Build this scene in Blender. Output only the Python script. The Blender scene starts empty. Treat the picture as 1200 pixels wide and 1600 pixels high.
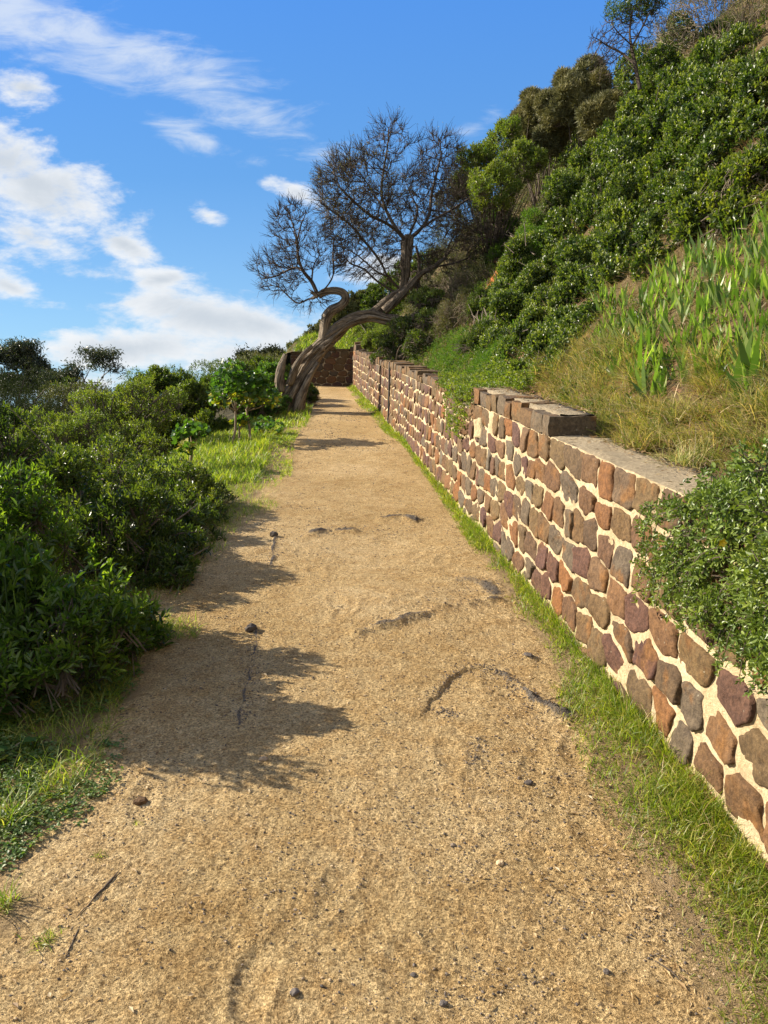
import bpy, math, numpy as np
from mathutils import Vector, Euler

# ------------------------------------------------------------------ camera
SC = bpy.context.scene
HORIZON = 622.0
F = 1202.0
PITCH = math.atan((800 - HORIZON) / F)
CAMZ = 1.6
cam_d = bpy.data.cameras.new('camera')
cam = bpy.data.objects.new('camera', cam_d)
SC.collection.objects.link(cam)
cam.location = (0, 0, CAMZ)
cam.rotation_euler = (math.pi / 2 - PITCH, 0, 0)
cam_d.sensor_fit = 'VERTICAL'
cam_d.sensor_height = 36.0
cam_d.lens = 36.0 * F / 1600.0
cam_d.clip_start = 0.05
cam_d.clip_end = 6000
SC.camera = cam

# ------------------------------------------------------------------ light
SUN_EL = math.radians(29)
SUN_DIR = np.array([-1.0, 0.30, 0.0])            # horizontal direction towards the sun
SUN_DIR /= np.linalg.norm(SUN_DIR)
sd = Vector((SUN_DIR[0] * math.cos(SUN_EL), SUN_DIR[1] * math.cos(SUN_EL), math.sin(SUN_EL)))
sun_d = bpy.data.lights.new('sun', 'SUN')
sun_d.energy = 5.0
sun_d.angle = math.radians(0.5)
sun_d.color = (1.0, 0.90, 0.74)
sun = bpy.data.objects.new('sun', sun_d)
SC.collection.objects.link(sun)
sun.rotation_euler = sd.to_track_quat('Z', 'Y').to_euler()
SC.view_settings.view_transform = 'Standard'
SC.view_settings.look = 'None'
SC.view_settings.gamma = 1.0
SC.view_settings.exposure = 1.1
try:
    SC.cycles.max_bounces = 6
    SC.cycles.transparent_max_bounces = 4
    SC.cycles.caustics_reflective = False
    SC.cycles.caustics_refractive = False
except Exception:
    pass


def rayuv(px, py):
    """pixel of the 1200x1600 photograph -> slopes (x/y, z/y) of its line of sight in the world"""
    u = (px - 600) / F
    v = (800 - py) / F
    c, s = math.cos(PITCH), math.sin(PITCH)
    y = c + v * s
    return u / y, (v * c - s) / y


def P(px, py, Y):
    u, w = rayuv(px, py)
    return np.array([u * Y, Y, CAMZ + w * Y])


# ------------------------------------------------------------------ node helpers
class NT:
    def __init__(s, tree):
        s.t = tree
        s.n = tree.nodes
        s.l = tree.links

    def new(s, typ, **kw):
        n = s.n.new(typ)
        for k, v in kw.items():
            if k in ('inputs', 'ins'):
                for a, b in v.items():
                    s.set(n, a, b)
            else:
                setattr(n, k, v)
        return n

    def set(s, n, key, val):
        sock = n.inputs[key]
        if isinstance(val, bpy.types.NodeSocket):
            s.l.new(val, sock)
        else:
            if isinstance(val, tuple) and len(val) == 3 and sock.type == 'RGBA':
                val = (*val, 1)
            sock.default_value = val

    def math(s, op, a, b=None, c=None, clamp=False):
        n = s.n.new('ShaderNodeMath')
        n.operation = op
        n.use_clamp = clamp
        s.set(n, 0, a)
        if b is not None:
            s.set(n, 1, b)
        if c is not None:
            s.set(n, 2, c)
        return n.outputs[0]

    def noise(s, vec, scale, detail=4, rough=.55, lac=2.0, dist=0.0):
        n = s.new('ShaderNodeTexNoise', ins={'Scale': scale, 'Detail': detail, 'Roughness': rough, 'Lacunarity': lac, 'Distortion': dist})
        if vec is not None:
            s.l.new(vec, n.inputs['Vector'])
        return n.outputs['Fac']

    def ramp(s, fac, stops, interp='LINEAR'):
        n = s.n.new('ShaderNodeValToRGB')
        n.color_ramp.interpolation = interp
        el = n.color_ramp.elements
        while len(el) < len(stops):
            el.new(0.5)
        for e, (p, c) in zip(el, stops):
            e.position = p
            e.color = (*c, 1) if len(c) == 3 else c
        s.set(n, 'Fac', fac)
        return n.outputs['Color']

    def mix(s, fac, a, b, mode='MIX'):
        n = s.n.new('ShaderNodeMix')
        n.data_type = 'RGBA'
        n.blend_type = mode
        s.set(n, 0, fac)
        s.set(n, 6, a)
        s.set(n, 7, b)
        return n.outputs[2]

    def smooth(s, x, a, b):
        n = s.n.new('ShaderNodeMapRange')
        n.interpolation_type = 'SMOOTHSTEP'
        s.set(n, 0, x)
        s.set(n, 1, a)
        s.set(n, 2, b)
        return n.outputs[0]


def material(name):
    m = bpy.data.materials.new(name)
    m.use_nodes = True
    nt = NT(m.node_tree)
    nt.n.clear()
    nt.out = nt.new('ShaderNodeOutputMaterial')
    return m, nt


# ------------------------------------------------------------------ world
world = bpy.data.worlds.new('World')
SC.world = world
world.use_nodes = True
w = NT(world.node_tree)
w.n.clear()
wo = w.new('ShaderNodeOutputWorld')
sky = w.new('ShaderNodeTexSky')
sky.sky_type = 'NISHITA'
sky.sun_disc = False
sky.sun_elevation = SUN_EL
sky.sun_rotation = math.atan2(SUN_DIR[0], SUN_DIR[1])
sky.air_density = 1.0
sky.dust_density = 0.25
sky.ozone_density = 2.5
hs = w.new('ShaderNodeHueSaturation', ins={'Saturation': 1.22, 'Value': 1.0, 'Hue': 0.505})
w.l.new(sky.outputs[0], hs.inputs['Color'])
tc = w.new('ShaderNodeTexCoord')
sp = w.new('ShaderNodeSeparateXYZ')
w.l.new(tc.outputs['Generated'], sp.inputs[0])
ysafe = w.math('MAXIMUM', sp.outputs['Y'], 0.08)
U = w.math('DIVIDE', sp.outputs['X'], ysafe)
Vv = w.math('DIVIDE', sp.outputs['Z'], ysafe)
cmb = w.new('ShaderNodeCombineXYZ')
w.l.new(U, cmb.inputs[0])
w.l.new(Vv, cmb.inputs[1])
uv = cmb.outputs[0]
# stretch for the streaky look, and a warp
mp = w.new('ShaderNodeMapping', ins={'Scale': (1.0, 2.2, 1.0), 'Rotation': (0, 0, math.radians(14))})
w.l.new(uv, mp.inputs[0])
nlow = w.noise(mp.outputs[0], 6.0, 8, .62, dist=.5)
nhi = w.noise(mp.outputs[0], 24.0, 7, .62)
mp2 = w.new('ShaderNodeMapping', ins={'Scale': (1.0, 3.6, 1.0), 'Rotation': (0, 0, math.radians(24))})
w.l.new(uv, mp2.inputs[0])
nstreak = w.noise(mp2.outputs[0], 9.0, 7, .62, dist=.6)
# cloud banks: centre and half sizes in sky slopes, tilt, weight, softness class
CL = [  # px, py, rx, ry, tilt(deg, clockwise in the picture), weight
    (60, 290, 160, 70, 22, 1.0), (0, 250, 110, 60, 10, 1.0), (40, 365, 90, 34, 25, .8), (40, 138, 72, 33, 8, 1.0),
    (195, 382, 66, 22, 20, .85), (20, 450, 90, 22, 20, .8), (250, 438, 70, 20, -6, .8),
    (320, 495, 210, 50, 12, .85), (200, 545, 180, 40, -4, .8), (430, 560, 180, 50, 0, .85),
    (470, 303, 46, 15, 18, .85), (325, 338, 34, 18, 30, .6), (590, 420, 80, 34, 0, .9), (400, 505, 220, 44, 14, .7), (-200, 330, 200, 200, 0, 1), (120, 600, 260, 26, 0, .5),
]
CS = [(120, 55, 190, 62, 18, 1.0), (280, 110, 170, 50, 24, .9), (310, 215, 95, 22, 24, .75), (740, 200, 60, 14, -20, .4), (10, 20, 150, 60, 14, 1.0), (390, 170, 120, 34, 24, .45)]


def cloud_field(lst):
    acc = None
    for px, py, rx, ry, tilt, wt in lst:
        cu, cv = rayuv(px, py)
        a = math.radians(tilt)
        du = w.math('SUBTRACT', U, cu)
        dv = w.math('SUBTRACT', Vv, cv)
        # tilt: picture y points down
        e1 = w.math('ADD', w.math('MULTIPLY', du, math.cos(a) * F / rx), w.math('MULTIPLY', dv, -math.sin(a) * F / rx))
        e2 = w.math('ADD', w.math('MULTIPLY', du, math.sin(a) * F / ry), w.math('MULTIPLY', dv, math.cos(a) * F / ry))
        d = w.math('ADD', w.math('MULTIPLY', e1, e1), w.math('MULTIPLY', e2, e2))
        f = w.math('MULTIPLY', w.math('SUBTRACT', 1.0, w.math('SQRT', d)), wt)
        acc = f if acc is None else w.math('SMOOTH_MAX', acc, f, 0.15)
    return acc


f1 = cloud_field(CL)
n1 = w.math('ADD', w.math('MULTIPLY', w.math('SUBTRACT', nlow, .5), 2.5), w.math('MULTIPLY', w.math('SUBTRACT', nhi, .5), 1.3))
dens1 = w.math('ADD', f1, n1)
m1 = w.math('POWER', w.smooth(dens1, -0.05, 0.72), 0.9)
f2 = cloud_field(CS)
dens2 = w.math('ADD', f2, w.math('ADD', w.math('MULTIPLY', w.math('SUBTRACT', nstreak, .5), 2.6), w.math('MULTIPLY', w.math('SUBTRACT', nhi, .5), .7)))
m2 = w.math('MULTIPLY', w.smooth(dens2, -0.1, 1.1), 0.72)
front = w.smooth(sp.outputs['Y'], 0.05, 0.25)
m1 = w.math('MULTIPLY', m1, front)
m2 = w.math('MULTIPLY', m2, front)
# thick clouds are a little greyer in their middle
grey = w.smooth(w.math('ADD', f1, w.math('MULTIPLY', w.math('SUBTRACT', nlow, .5), 1.6)), 0.30, .95)
ccol = w.mix(grey, (5.9, 6.05, 6.2), (4.1, 4.45, 4.85))
air = w.ramp(Vv, [(0.0, (.36, .68, 1.0)), (.10, (.32, .63, 1.0)), (.27, (.17, .46, .94)), (.5, (.115, .39, 1.05)), (1.0, (.08, .32, .98))])
airs = w.new('ShaderNodeVectorMath', operation='SCALE', ins={'Scale': 5.3})
w.l.new(air, airs.inputs[0])
skyc = w.mix(.80, w.mix(1.0, hs.outputs[0], (.90, 1.12, 1.35), 'MULTIPLY'), airs.outputs[0])
c_a = w.mix(m2, skyc, (5.2, 5.6, 6.1))
c_b = w.mix(w.math('MULTIPLY', m1, .96), c_a, ccol)
# broken white cloud, unseen, added behind the viewer and overhead to whiten the ambient
nb_ = w.noise(tc.outputs['Generated'], 2.6, 5, .6)
rear = w.math('MULTIPLY', w.smooth(nb_, .34, .56), w.math('SUBTRACT', 1.0, w.smooth(sp.outputs['Y'], -.12, .22)))
rear = w.math('MULTIPLY', rear, w.smooth(sp.outputs['Z'], -.05, .05))
c_b = w.mix(rear, c_b, (5.4, 5.3, 5.1))
bg = w.new('ShaderNodeBackground', ins={'Strength': 0.073})
w.l.new(c_b, bg.inputs['Color'])
w.l.new(bg.outputs[0], wo.inputs['Surface'])
world.cycles.sampling_method = 'MANUAL'
world.cycles.sample_map_resolution = 512

# ------------------------------------------------------------------ numpy noise
RNG = np.random.default_rng(11)


def vnoise(x, y, seed=0, z=None):
    """smooth value noise in [-1,1]"""
    x = np.asarray(x, float)
    y = np.asarray(y, float)
    flat = z is None
    z = np.zeros_like(x) if z is None else np.asarray(z, float)
    xi, yi, zi = np.floor(x).astype(np.int64), np.floor(y).astype(np.int64), np.floor(z).astype(np.int64)
    fx, fy, fz = x - xi, y - yi, z - zi
    fx, fy, fz = (t * t * (3 - 2 * t) for t in (fx, fy, fz))

    def h(a, b, c):
        v = (a * 73856093) ^ (b * 19349663) ^ (c * 83492791) ^ (seed * 2654435 + 1013)
        v = (v ^ (v >> 13)) * 1274126177
        v = v & 0x7fffffff
        v = (v ^ (v >> 15)) * 2246822
        return ((v & 0xffffff) / 0xffffff) * 2 - 1
    r = 0
    for dx in (0, 1):
        for dy in (0, 1):
            for dz in ((0,) if flat else (0, 1)):
                wt = (fx if dx else 1 - fx) * (fy if dy else 1 - fy) * (fz if dz else 1 - fz)
                r = r + wt * h(xi + dx, yi + dy, zi + dz)
    return r


def fbm(x, y, octs=4, seed=0, z=None):
    r = 0
    a = 1.0
    for i in range(octs):
        k = 2 ** i
        r = r + a * vnoise(np.asarray(x) * k, np.asarray(y) * k, seed + i * 17, None if z is None else np.asarray(z) * k)
        a *= .5
    return r


def sstep(x, a, b):
    t = np.clip((x - a) / (b - a), 0, 1)
    return t * t * (3 - 2 * t)


# ------------------------------------------------------------------ terrain
SL = rayuv(600, 515)[1]          # slope of the path
WALLPX = [(1200, 1350), (1100, 1235), (1000, 1120), (900, 1010), (805, 905), (700, 770), (640, 700), (600, 655), (570, 625), (552, 603)]


def plane(px, py):
    u, w_ = rayuv(px, py)
    Y = CAMZ / (SL - w_)
    return u * Y, Y


_wp = np.array([plane(*p) for p in WALLPX])
_wc = np.polyfit(_wp[:, 1], _wp[:, 0], 2)
YEND = 22.9


def xw(y):
    y = np.asarray(y, float)
    return np.polyval(_wc, np.clip(y, -3, 24)) + np.where(y > 24, (y - 24) * (-.11), 0)


LEFTPX = [(-260, 1700), (-100, 1500), (20, 1400), (110, 1260), (180, 1180), (245, 1000), (292, 880), (335, 820), (400, 790), (448, 740), (455, 690), (478, 650), (484, 602)]
_lp = np.array([plane(*p) for p in LEFTPX])


def xl(y):
    return np.interp(y, _lp[:, 1], _lp[:, 0])


GRPX = [(1190, 1680), (1130, 1600), (1050, 1430), (950, 1230), (895, 1100), (850, 1000), (800, 930), (745, 850), (690, 765), (640, 705), (600, 668), (570, 640), (543, 603)]
_gp = np.array([plane(*p) for p in GRPX])


def xg(y):
    return np.interp(y, _gp[:, 1], _gp[:, 0])


def base(y):
    y = np.asarray(y, float)
    return np.where(y < 24, SL * y, SL * 24 + 0.25 * (1 - np.exp(-(y - 24) * .1)))


def zground(x, y):
    """left side, path corridor and far ground"""
    x = np.asarray(x, float)
    y = np.asarray(y, float)
    o = np.maximum(xl(y) - x, 0)
    drop = 0.06 * o + 0.34 * np.maximum(o - 1.3, 0)
    drop = 1.5 * np.tanh(drop / 1.5) + 0.02 * o
    far = sstep(np.hypot(x, y), 60, 300) * 7
    bump = fbm(x * .5, y * .5, 3, 5) * .10 * sstep(o, .3, 3)
    lift = 0.10 * np.exp(-((x + 2.7) / .9) ** 2 - ((y - 9.5) / 3.0) ** 2)
    return base(y) - drop - far + bump + lift


def zhill(x, y):
    x = np.asarray(x, float)
    y = np.asarray(y, float)
    o = x - xw(y)
    a = np.maximum(o - .42, 0)
    side = np.where(a < 6.4, a * 1.02, 6.4 * 1.02 + (np.minimum(a, 30) - 6.4) * .30)
    b = np.maximum(y - YEND - .5, 0)
    end = np.where(b < 14, b * .17, 14 * .17) * sstep(x, -7.5, .5)
    sel = np.where(y > YEND, np.maximum(side * sstep(o, -1, 3), end), side)
    rough = fbm(x * .45, y * .45, 4, 31) * .30 * sstep(np.maximum(o, y - YEND), .4, 2.5)
    left = 1.7 * (1 - sstep(x, -9, -3.6)) * (y > YEND)
    z = base(y) + .97 + sel + rough
    bl = (1 - sstep(x, -3.9, -2.7)) * (y > YEND)
    return z * (1 - bl) + (zground(x, y) - .05) * bl


def zsurf(x, y):
    return np.where((x > xw(y) + .05) | ((y > YEND) & (x > -17)), zhill(x, y), zground(x, y))


def hit(px, py, lift=0.0, y0=1.2, y1=80):
    u, w_ = rayuv(px, py)
    for step in range(2):
        Y = np.geomspace(y0, y1, 260 if step == 0 else 50)
        z = CAMZ + w_ * Y
        g = zsurf(u * Y, Y) + lift
        k = np.nonzero(z < g)[0]
        if len(k) == 0:
            return None
        y0, y1 = Y[max(k[0] - 1, 0)], Y[k[0]] * 1.001
    Yh = Y[k[0]]
    return np.array([u * Yh, Yh, float(zsurf(u * Yh, Yh))])


# ------------------------------------------------------------------ mesh helpers
COL = SC.collection


def link(name, me, mat, parent=None):
    o = bpy.data.objects.new(name, me)
    COL.objects.link(o)
    if mat is not None:
        me.materials.append(mat)
    if parent is not None:
        o.parent = parent
        o.matrix_parent_inverse.identity()
        o.location = -Vector(parent.location)        # meshes are modelled in world space
    return o


def raw(V, Q=None, T=None, attrs=None, uvs=None, smooth=False, name='m'):
    """numpy mesh: V (n,3), Q (k,4), T (k,3)"""
    V = np.ascontiguousarray(V, np.float32)
    me = bpy.data.meshes.new(name)
    Q = np.zeros((0, 4), np.int32) if Q is None or len(Q) == 0 else np.asarray(Q, np.int32)
    T = np.zeros((0, 3), np.int32) if T is None or len(T) == 0 else np.asarray(T, np.int32)
    loops = np.concatenate([Q.ravel(), T.ravel()]).astype(np.int32)
    nf = len(Q) + len(T)
    me.vertices.add(len(V))
    me.vertices.foreach_set('co', V.ravel())
    me.loops.add(len(loops))
    me.loops.foreach_set('vertex_index', loops)
    me.polygons.add(nf)
    starts = np.concatenate([np.arange(len(Q)) * 4, len(Q) * 4 + np.arange(len(T)) * 3]).astype(np.int32)
    me.polygons.foreach_set('loop_start', starts)
    me.polygons.foreach_set('use_smooth', np.full(nf, smooth, bool))
    if attrs:
        for k, a in attrs.items():
            a = np.asarray(a, np.float32)
            if a.ndim == 2:
                at = me.attributes.new(k, 'FLOAT_COLOR', 'POINT')
                if a.shape[1] == 3:
                    a = np.concatenate([a, np.ones((len(a), 1), np.float32)], 1)
                at.data.foreach_set('color', np.ascontiguousarray(a).ravel())
            else:
                at = me.attributes.new(k, 'FLOAT', 'POINT')
                at.data.foreach_set('value', a)
    if uvs is not None:
        l = me.uv_layers.new(name='UVMap')
        l.data.foreach_set('uv', np.asarray(uvs, np.float32)[loops].ravel())
    me.update(calc_edges=True)
    return me


class MB:
    """collects numpy pieces into one mesh"""
    def __init__(s):
        s.V, s.Q, s.T, s.A, s.U = [], [], [], [], []
        s.n = 0

    def add(s, V, Q=None, T=None, rnd=None, uv=None):
        V = np.asarray(V, float)
        s.V.append(V)
        if Q is not None and len(Q):
            s.Q.append(np.asarray(Q) + s.n)
        if T is not None and len(T):
            s.T.append(np.asarray(T) + s.n)
        s.A.append(np.full(len(V), RNG.random()) if rnd is None else (np.full(len(V), rnd) if np.isscalar(rnd) else np.asarray(rnd)))
        s.U.append(np.zeros((len(V), 2)) if uv is None else uv)
        s.n += len(V)

    def build(s, name, mat, parent=None, smooth=False):
        if not s.V:
            return None
        V = np.concatenate(s.V)
        me = raw(V, np.concatenate(s.Q) if s.Q else None, np.concatenate(s.T) if s.T else None,
                 {'rnd': np.concatenate(s.A)}, np.concatenate(s.U), smooth, name)
        return link(name, me, mat, parent)


def unit(a):
    return a / np.maximum(np.linalg.norm(a, axis=-1, keepdims=True), 1e-9)


# leaf templates: (V: x across, y along, z up), quads, tris
LEAF = {
    'oval': (np.array([[0, 0, 0], [-.5, .38, .10], [-.42, .72, .08], [0, 1, -.06], [.42, .72, .08], [.5, .38, .10], [0, .38, 0], [0, .72, 0]]),
             np.array([[1, 2, 7, 6], [6, 7, 4, 5]]), np.array([[0, 1, 6], [0, 6, 5], [2, 3, 7], [7, 3, 4]])),
    'lance': (np.array([[0, 0, 0], [-.5, .45, .12], [0, 1, -.10], [.5, .45, .12], [0, .45, 0]]),
              np.zeros((0, 4), int), np.array([[0, 1, 4], [0, 4, 3], [1, 2, 4], [4, 2, 3]])),
    'rhomb': (np.array([[0, 0, 0], [-.5, .5, .12], [0, 1, 0], [.5, .5, .12]]),
              np.zeros((0, 4), int), np.array([[0, 1, 2], [0, 2, 3]])),
    'lobed': (np.array([[0, 0, 0], [-.30, -.10, .05], [-.55, .22, .08], [-.38, .42, .02], [-.50, .78, .06], [-.18, .72, .0], [0, 1.05, -.05],
                        [.18, .72, 0], [.50, .78, .06], [.38, .42, .02], [.55, .22, .08], [.30, -.10, .05], [0, .42, -.03]]),
              np.zeros((0, 4), int),
              np.array([[0, 1, 12], [1, 2, 12], [2, 3, 12], [3, 4, 12], [4, 5, 12], [5, 6, 12], [6, 7, 12], [7, 8, 12], [8, 9, 12], [9, 10, 12], [10, 11, 12], [11, 0, 12]])),
}


def leaves(mb, kind, pos, d, nrm, L, W, rnd=None):
    V0, Q0, T0 = LEAF[kind]
    N = len(pos)
    if N == 0:
        return
    d = unit(d)
    n = unit(nrm - (nrm * d).sum(1, keepdims=True) * d + 1e-6)
    s = np.cross(d, n)
    L = np.broadcast_to(L, N)[:, None, None]
    W = np.broadcast_to(W, N)[:, None, None]
    V = pos[:, None, :] + s[:, None, :] * (V0[None, :, 0:1] * W) + d[:, None, :] * (V0[None, :, 1:2] * L) + n[:, None, :] * (V0[None, :, 2:3] * L)
    k = len(V0)
    off = (np.arange(N) * k)[:, None, None]
    Q = (Q0[None] + off).reshape(-1, 4) if len(Q0) else None
    T = (T0[None] + off).reshape(-1, 3) if len(T0) else None
    rnd = RNG.random(N) if rnd is None else rnd
    mb.add(V.reshape(-1, 3), Q, T, np.repeat(rnd, k))


def blades(mb, pos, d, L, W, bend, seg=3, rnd=None, side=None, taper=.9, widemid=False):
    """curved strips: root pos, initial direction d, length L, width W, bend = droop"""
    N = len(pos)
    if N == 0:
        return
    d = unit(d)
    hz = d.copy()
    hz[:, 2] = 0
    hz = unit(hz + RNG.normal(0, .05, (N, 3)) * [1, 1, 0])
    if side is None:
        side = unit(np.cross(hz, [0, 0, 1.]) + RNG.normal(0, .35, (N, 3)))
    L = np.broadcast_to(L, N)
    W = np.broadcast_to(W, N)
    bend = np.broadcast_to(bend, N)
    rows = []
    p = pos.copy()
    dd = d.copy()
    ts = np.linspace(0, 1, seg + 1)
    for i, t in enumerate(ts):
        if widemid:
            wd = W * (.45 + 1.0 * math.sin(math.pi * min(t * 1.05 + .1, 1)) ** .8) * (1 - t ** 4) * .62
        else:
            wd = W * (1 - t ** 1.6 * taper)
        rows.append(p - side * (wd / 2)[:, None])
        rows.append(p + side * (wd / 2)[:, None])
        dd = unit(dd + (hz * .6 - np.array([0, 0, 1.]) * .55) * (bend / seg * (t + .3))[:, None] * 2)
        p = p + dd * (L / seg)[:, None]
    V = np.stack(rows, 1)
    k = 2 * (seg + 1)
    q = np.array([[2 * i, 2 * i + 1, 2 * i + 3, 2 * i + 2] for i in range(seg)])
    Q = (q[None] + (np.arange(N) * k)[:, None, None]).reshape(-1, 4)
    rnd = RNG.random(N) if rnd is None else rnd
    mb.add(V.reshape(-1, 3), Q, None, np.repeat(rnd, k))


def edges_mesh(mb, A, B, ra, rb, sides=3, rnd=None):
    N = len(A)
    if N == 0:
        return
    d = unit(B - A)
    ref = np.where(np.abs(d[:, 2:3]) > .9, np.array([[1., 0, 0]]), np.array([[0, 0, 1.]]))
    u = unit(np.cross(d, ref))
    v = np.cross(d, u)
    ang = np.arange(sides) * 2 * math.pi / sides
    ring = np.cos(ang)[None, :, None] * u[:, None] + np.sin(ang)[None, :, None] * v[:, None]
    ra = np.broadcast_to(ra, N)[:, None, None]
    rb = np.broadcast_to(rb, N)[:, None, None]
    V = np.concatenate([A[:, None] + ring * ra, B[:, None] + ring * rb], 1)
    q = np.array([[i, (i + 1) % sides, sides + (i + 1) % sides, sides + i] for i in range(sides)])
    Q = (q[None] + (np.arange(N) * 2 * sides)[:, None, None]).reshape(-1, 4)
    rnd = RNG.random(N) if rnd is None else rnd
    uvv = np.zeros((N, 2 * sides, 2))
    uvv[:, :, 0] = np.tile(np.arange(sides) / sides, 2)[None]
    uvv[:, sides:, 1] = np.linalg.norm(B - A, axis=1)[:, None]
    mb.add(V.reshape(-1, 3), Q, None, np.repeat(rnd, 2 * sides), uvv.reshape(-1, 2))


def spline(pts, n):
    pts = np.asarray(pts, float)
    k = len(pts)
    if k < 3:
        t = np.linspace(0, 1, n)[:, None]
        return pts[0] * (1 - t) + pts[-1] * t
    ext = np.vstack([2 * pts[0] - pts[1], pts, 2 * pts[-1] - pts[-2]])
    out = []
    for t in np.linspace(0, k - 1, n):
        i = min(int(t), k - 2)
        f = t - i
        a, b, c, d = ext[i], ext[i + 1], ext[i + 2], ext[i + 3]
        out.append(.5 * ((2 * b) + (-a + c) * f + (2 * a - 5 * b + 4 * c - d) * f * f + (-a + 3 * b - 3 * c + d) * f ** 3))
    return np.array(out)


def tube(mb, pts, rad, sides=10, flute=0.0, nfl=5, twist=2.0, rough=0.0, cap=True, rnd=None, seed=0):
    pts = np.asarray(pts, float)
    n = len(pts)
    rad = np.broadcast_to(rad, n).astype(float)
    tan = unit(np.gradient(pts, axis=0))
    u = np.cross(tan[0], [0, 0, 1.] if abs(tan[0][2]) < .9 else [1., 0, 0])
    u /= np.linalg.norm(u)
    ang = np.arange(sides) * 2 * math.pi / sides
    s = np.concatenate([[0], np.cumsum(np.linalg.norm(np.diff(pts, axis=0), axis=1))])
    V, UV = [], []
    for i in range(n):
        u = u - tan[i] * (u @ tan[i])
        u /= np.linalg.norm(u)
        v = np.cross(tan[i], u)
        r = rad[i] * (1 + flute * np.sin(nfl * ang + twist * s[i]) + flute * .6 * np.sin((nfl * 2 + 1) * ang - twist * 1.7 * s[i] + 1))
        if rough:
            r = r * (1 + rough * fbm(np.cos(ang) * 3 + seed, np.sin(ang) * 3, 3, seed, z=np.full(sides, s[i] * 3.0)))
        V.append(pts[i] + np.cos(ang)[:, None] * u * r[:, None] + np.sin(ang)[:, None] * v * r[:, None])
        UV.append(np.stack([ang / (2 * math.pi) * rad[i] * 6.28, np.full(sides, s[i])], 1))
    V = np.concatenate(V)
    UV = np.concatenate(UV)
    Q = [[i * sides + j, i * sides + (j + 1) % sides, (i + 1) * sides + (j + 1) % sides, (i + 1) * sides + j] for i in range(n - 1) for j in range(sides)]
    T = []
    if cap:
        V = np.vstack([V, pts[0], pts[-1]])
        UV = np.vstack([UV, [0, 0], [0, s[-1]]])
        a, b = n * sides, n * sides + 1
        T = [[a, (j + 1) % sides, j] for j in range(sides)] + [[b, (n - 1) * sides + j, (n - 1) * sides + (j + 1) % sides] for j in range(sides)]
    mb.add(V, Q, T, rnd, UV)


# ------------------------------------------------------------------ things
def thing(name, label, cat, loc, group=None):
    o = bpy.data.objects.new(name, None)
    o.empty_display_size = .2
    COL.objects.link(o)
    o.location = Vector([float(c) for c in loc])
    o['label'] = label
    o['category'] = cat
    if group:
        o['group'] = group
    return o


def tag(o, label, cat, group=None, kind=None):
    o['label'] = label
    o['category'] = cat
    if group:
        o['group'] = group
    if kind:
        o['kind'] = kind
    return o


# ------------------------------------------------------------------ materials
def bump(nt, h, dist, strength=1.0, normal=None):
    b = nt.new('ShaderNodeBump', ins={'Strength': strength, 'Distance': dist, 'Height': h})
    if normal is not None:
        nt.l.new(normal, b.inputs['Normal'])
    return b.outputs[0]


def mat_leaf(name, cols, rough=.4, trans=.35, spec=.5, tcol=None, patch=0.0):
    """cols: 3-4 base colours spread over the leaves"""
    m, nt = material(name)
    at = nt.new('ShaderNodeAttribute', attribute_name='rnd')
    stops = [(i / (len(cols) - 1), c) for i, c in enumerate(cols)]
    col = nt.ramp(at.outputs['Fac'], stops)
    geo = nt.new('ShaderNodeNewGeometry')
    big = nt.noise(geo.outputs['Position'], 2.2, 2)
    col = nt.mix(nt.smooth(big, .35, .65), col, nt.mix(.5, col, nt.mix(1.0, col, (1.35, 1.15, .75), 'MULTIPLY')))
    pb = nt.new('ShaderNodeBsdfPrincipled', ins={'Base Color': col, 'Roughness': rough, 'Specular IOR Level': spec})
    tr = nt.new('ShaderNodeBsdfTranslucent')
    tcol = tcol or (1.5, 1.75, .55)
    nt.l.new(nt.mix(1.0, col, tcol, 'MULTIPLY'), tr.inputs['Color'])
    mx = nt.new('ShaderNodeMixShader', ins={0: trans})
    nt.l.new(pb.outputs[0], mx.inputs[1])
    nt.l.new(tr.outputs[0], mx.inputs[2])
    nt.l.new(mx.outputs[0], nt.out.inputs['Surface'])
    return m


def mat_wood(name, a, b, scale=1.0, rough=.85, bumpd=.006):
    m, nt = material(name)
    uvn = nt.new('ShaderNodeUVMap')
    mpp = nt.new('ShaderNodeMapping', ins={'Scale': (26 * scale, 2.2 * scale, 1)})
    nt.l.new(uvn.outputs[0], mpp.inputs[0])
    n = nt.noise(mpp.outputs[0], 1.6, 6, .65, dist=.8)
    geo = nt.new('ShaderNodeNewGeometry')
    n2 = nt.noise(geo.outputs['Position'], 6, 3)
    col = nt.mix(nt.smooth(n, .3, .7), a, b)
    col = nt.mix(nt.math('MULTIPLY', nt.smooth(n2, .45, .75), .5), col, tuple(c * .55 for c in a))
    pb = nt.new('ShaderNodeBsdfPrincipled', ins={'Base Color': col, 'Roughness': rough, 'Specular IOR Level': .2})
    nt.l.new(bump(nt, n, bumpd), pb.inputs['Normal'])
    nt.l.new(pb.outputs[0], nt.out.inputs['Surface'])
    return m


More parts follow.
